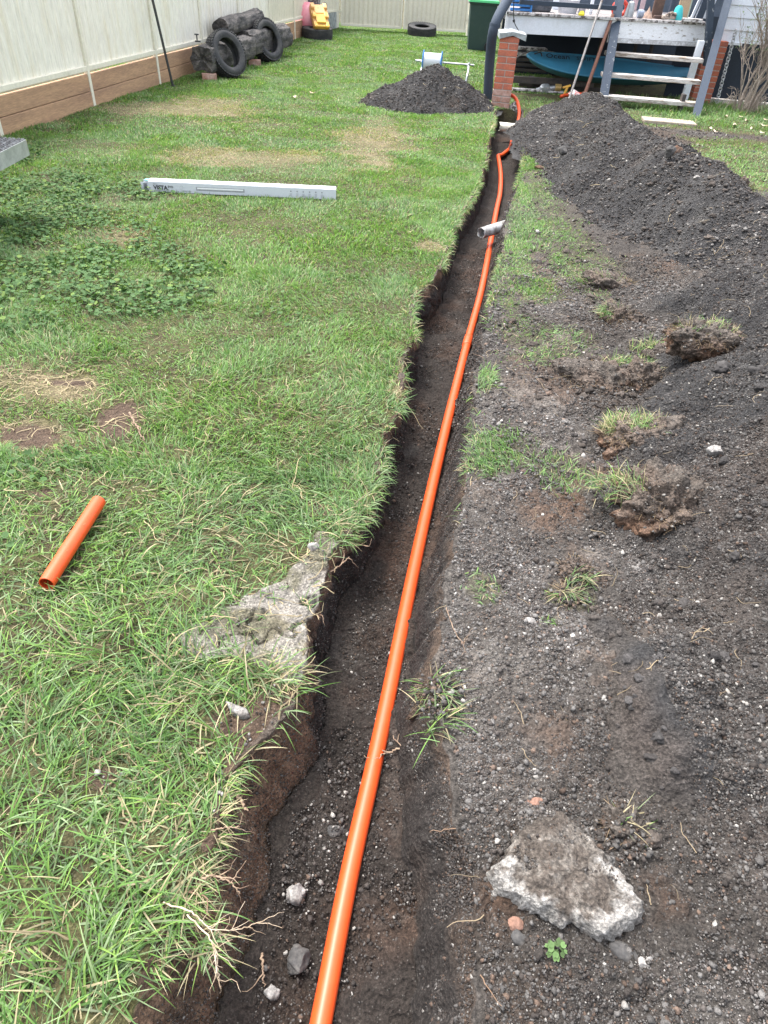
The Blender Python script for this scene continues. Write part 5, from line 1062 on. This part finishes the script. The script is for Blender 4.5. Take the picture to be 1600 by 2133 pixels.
for s, w in ((.12, .12), (.50, .04), (.60, .05), (.70, .04), (.78, .06), (1.15, .05), (1.24, .03)):
    if s < CLn: m.box(CB(s, cw*.45, ch+.009), (w, .012, .0008), cax)
m.build('top_print', mat('pale_print', (.60, .66, .70), .5, None, bmp=0), e)
m = MB()
for k in range(10): m.box(CB(-.035, cw*.45-.004, ch*.2+.005*k), (.028 if k % 3 else .034, .001, .0022), (nrm(cd+cs*.35), nrm(cs-cd*.35), up3))
m.build('barcode', M_INK, e)

# ------------------------------------------------------------ trailer step at the left edge
s0, s1, s2 = A(25, 344, 5.05), A(62, 323, 5.35), A(57, 291, 5.35); e = empty('trailer_step', (s0[0]-.3, s0[1]+.1, 0), 'galvanised grip-tread step of a trailer reaching in at the left edge', 'trailer')
sd_ = nrm((s1-s0)*(1, 1, 0)); sb = np.cross(up3, sd_); zt, zb_ = s2[2], s1[2]; Ls = .30; q1 = np.array([s1[0], s1[1], 0])
sheet = MB(); sheet.bar(q1-sd_*1.0+up3*(zt+zb_)/2, q1+up3*(zt+zb_)/2, .004, zt-zb_); sheet.build('side_plate', M_GALV, e)
sheet = MB(); sheet.bar(q1+up3*(zt+zb_)/2, q1+sb*.22+up3*(zt+zb_)/2, .004, zt-zb_); sheet.bar(q1-sd_*.22+sb*.002+up3*((zt+zb_)/2-.004), q1-sd_*.22+sb*.20+up3*((zt+zb_)/2-.004), .004, zt-zb_); sheet.build('end_plate', M_GALV, e)
m = MB()
for j in range(4):
    m.bar(q1-sd_*1.0+sb*(.01+j*.065)+up3*zt, q1+sb*(.01+j*.065)+up3*zt, .004, .010)
    for i in range(32):
        for t2 in (.018, .044): c = q1-sd_*(i*.031+.01)+sb*(j*.065+t2)+up3*(zt+.004); m.box(c, (.005, .018, .010), (sd_, sb, up3))
m.build('grip_tread', mat('worn_grip_metal', (.30, .31, .32), .5, (.12, .12, .125), 30, .45, .55, .1, 60, .1, .001, 60, .4), e)
MB().box(q1-sd_*.5+sb*.11+up3*(zt-.035), (1.0, .2, .004), (sd_, sb, up3)).build('under_plate', M_BLACK, e)
w0 = A(-2, 395, 5.0); tyre('black trailer tyre just showing at the left edge below the grip-tread step', (w0[0]-.40, w0[1]+.05, .34), (.45, -.9, 0), .34, .2, 9, .008)

# ------------------------------------------------------------ conduits and old pipes in the trench
ZP = -DEPTH+.058
cp_ = [G(x, y, ZP) for x, y in [(630, 2320), (668, 2133), (729, 1816), (799, 1500), (870, 1150), (927, 900), (974, 712)]]
cq_ = [G(x, y, ZP) for x, y in [(974, 712), (1004, 600), (1023, 500), (1034, 440), (1042, 400), (1043, 360), (1038, 325)]]
r_c = .0262; e = empty('orange_conduit', G(850, 1200, ZP)*(1, 1, 0)+(0, 0, -DEPTH), 'long glossy orange conduit laid along the bottom of the trench', 'conduit')
MB().tube(bez(cp_, 10), r_c, 28).build('pipe', M_ORANGE, e, smooth=True); MB().tube(bez(cq_, 10), r_c*.96, 24).build('pipe', M_ORANGE, e, smooth=True)
d_ = nrm(cq_[1]-cp_[-1]); MB().tube([cp_[-1]-d_*.07, cp_[-1]-d_*.065, cp_[-1]+d_*.065, cp_[-1]+d_*.07], [r_c*1.02, r_c*1.14, r_c*1.14, r_c*1.02], 28).build('coupling', M_ORANGE, e, smooth=True)
k0 = G(1038, 325, ZP); fl1 = bez([k0, G(1047, 322, ZP), G(1062, 309, ZP+.02), G(1068, 290, ZP+.05), G(1076, 268, -.15), G(1081, 245, -.06), A(1081, 225, 11.9), A(1074, 205, 12.15), A(1060, 197, 12.35), A(1035, 197, 12.55)], 12)
fl1[-25:, 2] = np.maximum(fl1[-25:, 2], .02)
m = MB(); m.tube(fl1, .026, 16); tag(m.build('orange_conduit', M_ORANGE, smooth=True), 'bent orange conduit curving up out of the trench end and behind the brick pier', 'conduit')
m = MB(); m.tube(bez([A(1030, 198, 12.95), A(1012, 199, 13.0), A(995, 201, 13.1), A(980, 206, 13.1)], 8), .026, 14); tag(m.build('orange_conduit', M_ORANGE, smooth=True), 'short run of orange conduit on the grass between the small soil cone and the downpipe', 'conduit')
def hollow(a, b, r, ri, mt, name, label, cat, n=28, seed=0, inner=None):
    a, b = np.asarray(a, float), np.asarray(b, float); d = nrm(b-a); L_ = np.linalg.norm(b-a); x = nrm(np.cross(d, up3)); z = np.cross(x, d); m = MB(); ns = 14
    prof = [(r, L_*i/ns) for i in range(ns+1)] + [(ri, L_-L_*i/ns) for i in range(ns+1)]; m.lathe(prof, a, (x, z, d), n, closed=True); V = m.v[0]
    if seed:
        rel_ = V-a; s_ = rel_@d; V += d*(.018*vn(rel_@x*40, rel_@z*40, s=seed))[:, None]*((s_ < .02) | (s_ > L_-.02))[:, None]
    o = m.build(name, mt, autosmooth=45)
    if inner:
        o.data.materials.append(inner); nf = len(o.data.polygons)
        for p in o.data.polygons:
            c = np.array(p.center[:])-a; rad = np.linalg.norm(c-d*(c@d))
            if rad < (r+ri)/2-.0004: p.material_index = 1
    return tag(o, label, cat)
hollow(G(1002, 486, -.095), G(1060, 468, -.06), .047, .036, M_CLAYP, 'earthenware_pipe', 'broken grey earthenware pipe sticking out across the trench above the conduit', 'pipe', seed=3)
hollow(G(1041, 264, -.05), G(1077, 268, -.05), .060, .045, M_CREAMP, 'cream_pipe', 'old cream pipe crossing the far end of the trench below the brick pier', 'pipe', seed=5)
hollow(G(97, 1216, .035), G(206, 1044, .035), .0262, .0225, M_ORANGE, 'orange_pipe_offcut', 'short orange pipe offcut lying in the long grass', 'pipe', inner=M_ORIN)

# ------------------------------------------------------------ rocks, lumps, sods
def lump(name, c, size, rot, mt, label, cat, seed, rough=.25, sub=4, flat=.0, group=None, cols=None, parent=None, f=1.6, facets=0, billow=False):
    bm = bmesh.new(); bmesh.ops.create_icosphere(bm, subdivisions=sub, radius=1.0); P = np.array([v.co[:] for v in bm.verts])
    Q = P*np.asarray(size)/max(size); n_ = fbm(Q[:, 0]+seed*3.1, Q[:, 1], Q[:, 2], f=f, o=5, s=500+seed, g=.62); R_ = np.random.default_rng(seed)
    for _ in range(facets):
        d = R_.normal(0, 1, 3); d /= np.linalg.norm(d); ex = np.maximum(P@d - R_.uniform(.55, .85), 0); P = P - ex[:, None]*d
    if billow:
        b1 = np.abs(fbm(Q[:, 0]+seed, Q[:, 1], Q[:, 2], f=2.1, o=3, s=550+seed, g=.6)); b2 = np.abs(fbm(Q[:, 0]+seed, Q[:, 1], Q[:, 2], f=7.5, o=4, s=560+seed, g=.62)); P = P*(.84+.34*b1+.11*b2+.16*n_)[:, None]
    else: P = P*(1+rough*n_)[:, None]
    if flat: P[:, 2] = np.where(P[:, 2] > flat, flat+(P[:, 2]-flat)*.25, P[:, 2])
    P = P*np.asarray(size); R3 = np.array(Matrix.Rotation(rot[2], 3, 'Z') @ Matrix.Rotation(rot[0], 3, 'X') @ Matrix.Rotation(rot[1], 3, 'Y')); P = P@R3.T
    for v, p in zip(bm.verts, P): v.co = Vector(p)
    me = bpy.data.meshes.new(name); bm.to_mesh(me); bm.free()
    if cols is not None:
        at = me.color_attributes.new('col', 'FLOAT_COLOR', 'POINT'); cc = np.ones((len(P), 4), np.float32); cc[:, :3] = cols(P, n_); at.data.foreach_set('color', cc.ravel())
    me.polygons.foreach_set('use_smooth', np.ones(len(me.polygons), bool)); me.materials.append(mt)
    o = bpy.data.objects.new(name, me); COL.objects.link(o)
    if parent is not None: o.parent = parent; o.location = Vector(np.asarray(c, float)) - parent.location
    else: o.location = Vector(np.asarray(c, float)); tag(o, label, cat, group)
    return o
# broken concrete slab, bottom right
def slab_lump():
    c = G(1178, 1838, .03); out = []
    th = np.linspace(0, 2*PI, 160, endpoint=False)
    pxy = np.array([(1028, 1812), (1050, 1790), (1078, 1745), (1135, 1708), (1180, 1706), (1215, 1735), (1262, 1780), (1295, 1825), (1328, 1875), (1322, 1915), (1290, 1940), (1240, 1950), (1195, 1920), (1150, 1905), (1100, 1878), (1052, 1855)])
    W_ = np.array([G(x, y, .05)[:2] for x, y in pxy]); ring = bez(np.vstack([W_, W_[:1]])*1.0, 10)[:-1] if False else bez(np.column_stack([np.vstack([W_, W_[:1]]), np.zeros(len(W_)+1)]), 10)[:-1, :2]
    cen = ring.mean(0); n = len(ring); V, cl = [], []
    lev = [(1.00, -.03), (1.02, -.005), (1.03, .015), (.995, .035), (.95, .047)] + [(k, .052) for k in np.linspace(.90, .05, 20)]
    for k, z in lev:
        P = cen+(ring-cen)*k; 
        edge_ = 1.0 if z < .05 else 0.0
        nz = .009*fbm(P[:, 0], P[:, 1], np.full(n, z*2), f=30, o=3, s=600) + .005*fbm(P[:, 0], P[:, 1], np.full(n, z*2), f=100, o=2, s=606); dome = .014*(1-k)+.010*fbm(P[:, 0], P[:, 1], f=11, o=2, s=602)+.003*vn(P[:, 0]*130, P[:, 1]*130, s=604)
        rim = np.abs(P-cen); far_ = sm(.9, .4, (P[:, 1]-cen[1])/.12+.6)
        P3 = np.column_stack([P+(P-cen)/np.linalg.norm(P-cen, axis=1)[:, None]*(nz[:, None]*(edge_+.3)), np.full(n, z)+nz*.5+(dome if not edge_ else 0)]); V.append(P3)
        g_ = fbm(P[:, 0], P[:, 1], np.full(n, z), f=30, o=4, s=610, g=.7)
        # bare pale aggregate along the near rim, dark dirt over the top
        near_rim = sm(.76, .93, k*np.ones(n)+.16*g_+.10*((P[:, 0]-cen[0])/.12 > .5)-.35*sm(.0, .05, P[:, 1]-cen[1]-.02))
        c_ = mix(np.broadcast_to(np.array([.085, .072, .062]), (n, 3)), np.array([.16, .145, .13]), sm(-.2, .7, g_)); c_ = mix(c_, np.array([.31, .30, .285]), near_rim); c_ = mix(c_, np.array([.16, .14, .125]), sm(.0, .6, -g_)*near_rim*.85); cl.append(c_)
    V.append(np.array([[*cen, V[-1][:, 2].mean()]])); cl.append(np.array([[.1, .09, .08]])); V = np.concatenate(V); m_ = len(lev)
    Fq = np.array([(i*n+j, i*n+(j+1) % n, (i+1)*n+(j+1) % n, (i+1)*n+j) for i in range(m_-1) for j in range(n)]); Ft = np.array([((m_-1)*n+j, (m_-1)*n+(j+1) % n, m_*n) for j in range(n)])
    V[:, 2] += .012+.05*(cen[1]-V[:, 1])*0 + base_z(cen[0:1], cen[1:2])[0]
    tag(link('concrete_lump', np_mesh('concrete_lump', V, [Fq, Ft], np.concatenate(cl), smooth=True), M_SOIL), 'big broken slab of dirt-covered pale concrete lying on the soil right of the trench', 'concrete lump')
slab_lump()
def slab_crumbs():
    c = G(1178, 1838, .05); n = 2600; x = rng.normal(c[0], .07, n); y = rng.normal(c[1]+.015, .055, n); P = np.array([G(*q, .05)[:2] for q in [(1045, 1800), (1085, 1745), (1140, 1712), (1185, 1715), (1255, 1785), (1290, 1840), (1270, 1885), (1200, 1880), (1120, 1850)]])
    k = polydist(x, y, P) > .004; x, y = x[k], y[k]; rr = sizes(len(x), .0014, .008, 2.4); z = base_z(c[0:1], c[1:2])[0]+.052+.013+.010*fbm(x, y, f=11, o=2, s=602)
    tag(link('loose_grit', np_mesh('loose_grit', *join([crumbs(x, y, z+rr*.2, rr, crumb_cols(len(x), .10, .35, .12))])), M_CRUMB), kind='stuff')
slab_crumbs()
def rock(px, py, z, size, mt, label, seed, rz=0, name='stone', cat='stone', group=None, rough=.3, sub=3, on='surf', f=1.1):
    c = G(px, py, z)
    if z >= 0: z = sz(c[0], c[1]); c = G(px, py, z)
    lump(name, (c[0], c[1], z+size[2]*.30), size, (.1, .15, rz), mt, label, cat, seed, rough*.45, 4, group=group, f=2.2, facets=0 if rough < .11 else 11)
rock(495, 1483, .02, (.042, .022, .024), M_STONE, 'pale concrete chunk on the dirt at the trench edge, above the small gravel', 1, -.35)
rock(655, 1143, .02, (.024, .020, .020), M_STONE, 'white stone chip at the top of the broken concrete by the trench', 2)
rock(617, 1862, -.255, (.030, .030, .028), M_STONE, 'whitish rock lying on the trench floor left of the conduit', 3, .5, sub=4)
rock(618, 2005, -.255, (.036, .034, .034), M_STONED, 'dark rounded rock half buried in the trench floor near the bottom', 4, sub=4)
rock(566, 2068, -.262, (.022, .020, .018), M_STONE, 'small grey rock on the trench floor beside the dark rounded rock', 5)
rock(1297, 1985, .02, (.034, .019, .017), M_STONED, 'smooth dark pebble below the broken concrete slab', 6, -.35, rough=.08)
rock(1072, 1928, .02, (.022, .017, .016), M_STONER, 'orange-pink pebble below the left end of the concrete slab', 7, rough=.12)
rock(1080, 1955, .015, (.022, .018, .016), M_STONED, 'rough dark pebble just below the orange-pink one', 8)
rock(700, 1733, -.258, (.030, .022, .016), M_STONED, 'flat grey lump among the gravel on the trench floor', 9)
rock(1112, 1675, .015, (.025, .018, .016), M_STONER, 'tan pebble between the trench and the concrete slab', 10, .4)
rock(1405, 320, .45, (.085, .06, .06), M_SODR, 'rounded brown rock perched on the crest of the long soil heap', 11, .3)
rock(1395, 320, .44, (.05, .05, .05), M_STONED, 'dark rock beside the brown one on the heap crest', 12)
rock(1126, 353, .03, (.085, .05, .035), M_SODR, 'flat reddish clod at the left foot of the long heap', 13, -.3)
rock(1172, 318, .04, (.06, .05, .05), M_STONED, 'small dark clod on the left foot of the heap', 14)
rock(1068, 243, -.10, (.11, .10, .16), M_MOTTLE, 'mottled white footing lump under the brick pier at the trench end', 15, name='footing_lump', cat='footing', rough=.12, sub=4)
rock(1106, 1296, .02, (.026, .020, .016), M_STONE, 'pale grey stone on the gravelly soil right of the trench', 16)
rock(1490, 945, .10, (.05, .03, .025), M_STONE, 'pale stone on the dark soil near the right edge', 17)
rock(1345, 2010, .02, (.022, .02, .016), M_STONE, 'grey angular stone right of the smooth dark pebble', 18)
rock(1450, 372, .42, (.028, .02, .02), M_STONE, 'white stone on the right slope of the long heap', 19)
rock(1455, 473, .36, (.06, .03, .014), M_STONE, 'flat white stone on the front slope of the long heap', 20)
c = G(1392, 256); tag(MB().box((c[0], c[1], .012), (.78, .34, .05), (nrm((1, -.1, 0)), nrm((.1, 1, 0)), up3), bev=.012).build('paving_slab', mat('sandy_paver', (.40, .34, .27), .9, (.28, .23, .18), 8, bmp=.3)), 'sandy paving slab half covered by soil in front of the steps', 'paving slab')
# overturned sods with soil and grass
def sod(px, py, z, size, rot, label, seed, g_az=PI/2, ngrass=260, gpos=(0, .8), green=.6):
    c = G(px, py, z); c = G(px, py, sz(c[0], c[1]) if z >= 0 else z); c[2] -= size[2]*(.10 if heap_n(heap3_h, c[0:1], c[1:2])[0] < 0 else .45); e = empty('turf_sod', c, label, 'turf sod')
    def cl(P, n_):
        a = fbm(P[:, 0], P[:, 1], P[:, 2], f=9, o=3, s=700+seed); b_ = mix(np.broadcast_to(np.array([.060, .045, .036]), (len(P), 3)), np.array([.15, .09, .06]), sm(-.3, .5, a)); return mix(b_, np.array([.115, .103, .092]), sm(.1, .8, P[:, 2]/size[2]+.4*a)*.7)
    ngrass = int(ngrass*1.5); size = (size[0]*1.15, size[1]*1.2, size[2]*1.4); o = lump('soil', c-np.array([0, 0, size[2]*.25]), size, rot, M_SOIL, None, None, seed, .42, 6, 0, cols=cl, parent=e, f=2.4, billow=True)
    nv = len(o.data.vertices); co = np.empty(nv*3, np.float32); o.data.vertices.foreach_get('co', co); co = co.reshape(-1, 3)+c-np.array([0, 0, size[2]*.25]); kk_ = rng.integers(0, nv, int(2600*min(1, size[0]/.15)**2)+100); kk_ = kk_[co[kk_, 2] > c[2]-.02]; cr = sizes(len(kk_), .0028, .011); lo_ = co[kk_]+rng.normal(0, .004, (len(kk_), 3))
    ex_ = rng.normal(0, 1, (200, 2))*np.array(size[:2])*.55+c[:2]+np.array([0, -size[1]*.5]); er = sizes(200, .004, .014)
    pp = join([crumbs(lo_[:, 0], lo_[:, 1], lo_[:, 2], cr, crumb_cols(len(kk_), .05, .3, .25)), crumbs(ex_[:, 0], ex_[:, 1], base_z(ex_[:, 0], ex_[:, 1])+.008+er*.3, er, crumb_cols(200, .03, .3, .25))]); tag(link('crumbs', np_mesh('crumbs', *pp), M_CRUMB, e), kind='stuff')
    n = ngrass; a = rng.uniform(0, 2*PI, n); r_ = np.sqrt(rng.random(n)); cx = c[0]+size[0]*(gpos[0]+.75*r_*np.cos(a)); cy = c[1]+size[1]*(gpos[1]+.55*r_*np.sin(a)); cz = c[2]+size[2]*(-.25+.9*np.sqrt(np.clip(1-r_**2*.9, 0, 1)))*.7
    col = grass_colors(cx, cy, n, np.full(n, 1-green)); V, Fq, cc = blades(cx, cy, cz, g_az+rng.normal(0, 1.0, n), rng.uniform(.03, .10, n), rng.uniform(.002, .0045, n), rng.uniform(.2, 1.7, n), rng.uniform(.2, 1.9, n), col, 5, hang=True)
    n2_ = int(ngrass*1.3); a = rng.uniform(0, 2*PI, n2_); r_ = np.sqrt(rng.random(n2_)); hx_, hy_ = c[0]+size[0]*.95*r_*np.cos(a), c[1]+size[1]*.95*r_*np.sin(a); hz_ = c[2]+size[2]*(-.3+.95*np.sqrt(np.clip(1-r_**2*.95, 0, 1)))*.75
    V2, F2, c2_ = blades(hx_, hy_, hz_, a+rng.normal(0, .7, n2_), rng.uniform(.02, .07, n2_), rng.uniform(.0012, .0026, n2_), rng.uniform(.8, 2.2, n2_), rng.uniform(0, 1.8, n2_), np.array([.26, .185, .115])*rng.uniform(.4, 1.3, (n2_, 1)), 4, hang=True)
    V, Fq, cc = join([(V, Fq, cc), (V2, F2, c2_)]); me = np_mesh('grass_tuft', V, Fq, cc); link('grass_tuft', me, M_GRASS, e)
    return e
sod(1255, 785, .02, (.26, .13, .06), (0, .08, -.1), 'wide flat sod with a grey crumbly top, lying across the middle right', 1, .9, 300, (.75, .8), .75)
sod(1345, 790, .01, (.09, .10, .08), (.2, 0, .3), 'small brown clod with roots at the right tip of the wide flat sod', 2, 0, 80, (0, .4), .3)
sod(1400, 745, .03, (.17, .10, .09), (0, -.1, .2), 'brown clay sod with a hollow under it, behind the wide flat sod', 3, 1.2, 200, (-.3, .9), .6)
sod(1475, 690, .04, (.17, .12, .06), (.1, 0, .1), 'tangled sod full of dry runners near the right edge', 4, 1.0, 420, (0, 0), .35)
sod(1295, 660, .03, (.10, .12, .07), (0, .3, .6), 'upright brown sod with grass on its left side', 5, 2.6, 260, (-.5, 0), .7)
sod(1270, 590, .03, (.20, .15, .06), (0, .15, 0), 'green-topped sod at the foot of the long heap', 6, 2.2, 420, (-.3, -.1), .8)
sod(1345, 895, .03, (.19, .12, .07), (0, -.1, .2), 'grassy sod with dry stalks, above the large brown clod', 7, 1.4, 620, (-.15, .1), .45)
sod(1400, 1030, .05, (.17, .15, .10), (.2, .1, -.2), 'large brown clay clod with grass along its left side', 8, 2.8, 240, (-.85, .2), .45)
sod(1200, 1185, .01, (.060, .045, .030), (0, 0, .4), 'small reddish clod with a pebble in it, right of the trench', 9, -1.2, 40, (0, -1.0), .5)
sod(1535, 395, .25, (.14, .12, .09), (0, 0, .5), 'root-bound sod on the right flank of the long heap', 10, -1.2, 200, (.6, -.4), .4)
sod(1180, 1240, .005, (.04, .03, .015), (0, 0, 0), 'thin tuft of dry grass below the small reddish clod', 11, -1.3, 70, (0, 0), .45)
sod(910, 1450, -.06, (.055, .07, .05), (0, .4, 0), 'bright green grass tuft hanging from the right wall of the trench', 12, -1.9, 110, (0, 0), .9)
sod(1300, 1720, .02, (.05, .05, .03), (0, 0, 0), 'rooty brown clod at the upper right corner of the concrete slab', 13, 0, 20, (0, 0), .2)
sod(1290, 305, .47, (.10, .08, .05), (0, 0, 0), 'rooty brown sod on the crest of the long heap', 14, 0, 60, (0, 0), .3)
# tiny seedling by the slab
c = G(1150, 1990, .01); n = 26; m_az = rng.uniform(0, 2*PI, n); q_ = rng.uniform(.004, .022, n); pr = leaves(c[0]+np.cos(m_az)*q_, c[1]+np.sin(m_az)*q_, rng.uniform(.012, .032, n), rng.uniform(.004, .0085, n), m_az+PI, rng.normal(-.3, .35, n), np.array([.10, .17, .06])*rng.uniform(.6, 1.3, (n, 1)), 5)
tag(link('weed_seedling', np_mesh('weed_seedling', *pr), M_LEAF), 'small green weed seedling below the broken concrete slab', 'weed')
# roots and twigs
def root(pts, r, label, name='root', cat='root', nbr=3, seed=0, mt=None, group=None):
    R_ = np.random.default_rng(900+seed); P = bez(pts, 10); P[1:-1] += R_.normal(0, r*.55, (len(P)-2, 3)); m = MB(); m.tube(P, np.linspace(r, r*.45, len(P)), 7)
    for k in range(nbr):
        i = R_.integers(len(P)//3, len(P)-1); d = P[i]-P[i-1]; d = d/np.linalg.norm(d); q = [P[i]]
        for s in range(5): d = nrm(d+R_.normal(0, .35, 3)); q.append(q[-1]+d*R_.uniform(.008, .016))
        m.tube(q, np.linspace(r*.5, r*.2, 6), 5)
    return tag(m.build(name, mt or M_ROOT, smooth=True), label, cat, group)
root([G(918, 1576, -.06), G(890, 1560, -.12), G(850, 1556, -.17), G(812, 1567, -.200), G(772, 1578, -.205)], .0048, 'pale branching root lying across the orange conduit', seed=1, nbr=6)
root([G(655, 1205, -.03), G(690, 1190, -.04), G(715, 1172, -.03), G(728, 1160, -.03)], .0035, 'pale root sticking out of the left wall below the broken concrete', seed=2, nbr=4)
root([G(690, 1122, -.02), G(725, 1130, -.03), G(770, 1138, -.04)], .003, 'thin pale root poking over the trench above the broken concrete', seed=3, nbr=5)
root([G(640, 1265, -.02), G(655, 1275, -.02), G(667, 1287, -.02)], .004, 'short blunt root at the corner of the broken concrete', seed=4, nbr=1)
root([G(495, 1655, .0), G(503, 1668, -.01), G(508, 1682, -.01), G(517, 1688, .0)], .004, 'curled orange-brown root on the left trench bank', seed=5, nbr=0)
root([G(440, 1730, .01), G(470, 1724, .02), G(500, 1722, .02)], .0022, 'hair-thin root across the left trench bank', seed=6, nbr=3)
root([G(546, 1985, -.25), G(548, 2020, -.24), G(550, 2055, -.245)], .0035, 'straight brown twig standing on the trench floor near the bottom', name='twig', cat='twig', seed=7, nbr=1)
root([G(420, 1830, .02), G(450, 1825, .03), G(480, 1840, .03), G(500, 1862, .02)], .003, 'pale runner looping over the left trench edge', seed=8, nbr=6)
root([G(340, 1880, .03), G(400, 1900, .05), G(440, 1935, .05), G(500, 1935, .03), G(540, 1920, .01)], .002, 'long pale grass runner sprawling over the trench edge near the bottom', seed=9, nbr=12, mt=M_LITTER)
root([G(390, 1905, .04), G(440, 1960, .05), G(452, 2010, .03), G(460, 2060, .0)], .002, 'drooping grass runner hanging into the trench near the bottom', seed=10, nbr=12, mt=M_LITTER)
root([G(1160, 1745, .06), G(1135, 1735, .065)], .002, 'tiny twig on the concrete slab', name='twig', cat='twig', seed=11, nbr=0)
root([G(1010, 1312, .02), G(1040, 1322, .025), G(1062, 1328, .02)], .005, 'stubby dark twig lying on the gravel right of the trench', name='twig', cat='twig', seed=12, nbr=0)
root([G(930, 1265, .01), G(945, 1310, .02), G(965, 1340, .02), G(968, 1335, .015)], .0016, 'thin dry stalk at the right trench edge', name='twig', cat='twig', seed=13, nbr=3)
root([G(270, 860, .02), G(285, 890, .03), G(300, 918, .02)], .006, 'woody root lying in the thin grass at left', seed=14, nbr=2)
# leaf litter on the grass near the house and on the lawn
def litter(spots, name, label, group, sz_, mt):
    for i, (px, py) in enumerate(spots):
        c = G(px, py, .03); R_ = np.random.default_rng(50+i); n = 9; a = np.linspace(0, 2*PI, n, endpoint=False); P = np.stack([np.cos(a)*sz_*R_.uniform(.8, 1.4), np.sin(a)*sz_*.5*R_.uniform(.7, 1.2), .012*np.cos(2*a)], 1)*R_.uniform(.8, 1.2, (n, 1)); t_ = R_.uniform(0, PI); Rm = np.array([[math.cos(t_), -math.sin(t_), 0], [math.sin(t_), math.cos(t_), 0], [0, 0, 1]])
        m = MB(); Q = P@Rm.T; V = np.vstack([Q, [[0, 0, -.006]], Q-(0, 0, .002), [[0, 0, -.008]]]); m.add(V+c+(0, 0, .012), [(j, (j+1) % n, n) for j in range(n)]+[((j+1) % n+n+1, j+n+1, 2*n+1) for j in range(n)]); tag(m.build(name, mt), label[i], 'leaf', group)
litter([(1530, 261), (1592, 262), (1566, 269), (1512, 243), (1544, 244), (1588, 277), (1492, 275), (1555, 252), (1478, 268), (1596, 250)], 'fallen_leaf', ['large pale leaf on the dark strip straight below the bare shrub', 'pale leaf at the right edge on the dark strip of ground', 'pale leaf just below and right of the large leaf under the shrub', 'pale leaf in the grass between the brick pillar and the shrub', 'pale leaf in the grass touching the foot of the shrub', 'pale leaf lowest at the right edge, where the grass starts again', 'pale leaf on the dark strip below the hanging chain', 'pale leaf lying above the large leaf, nearest the shrub stems', 'pale leaf on the dark strip right of the paving slab', 'pale leaf in the grass at the right edge beside the shrub'], 'dry leaves scattered below the shrub', .05, M_LITTER)
litter([(612, 203), (651, 194)], 'fallen_leaf', ['pale fallen leaf on the open back lawn, nearer of two', 'pale fallen leaf on the open back lawn, farther of two'], 'pair of fallen leaves on the back lawn', .05, M_LITTER)
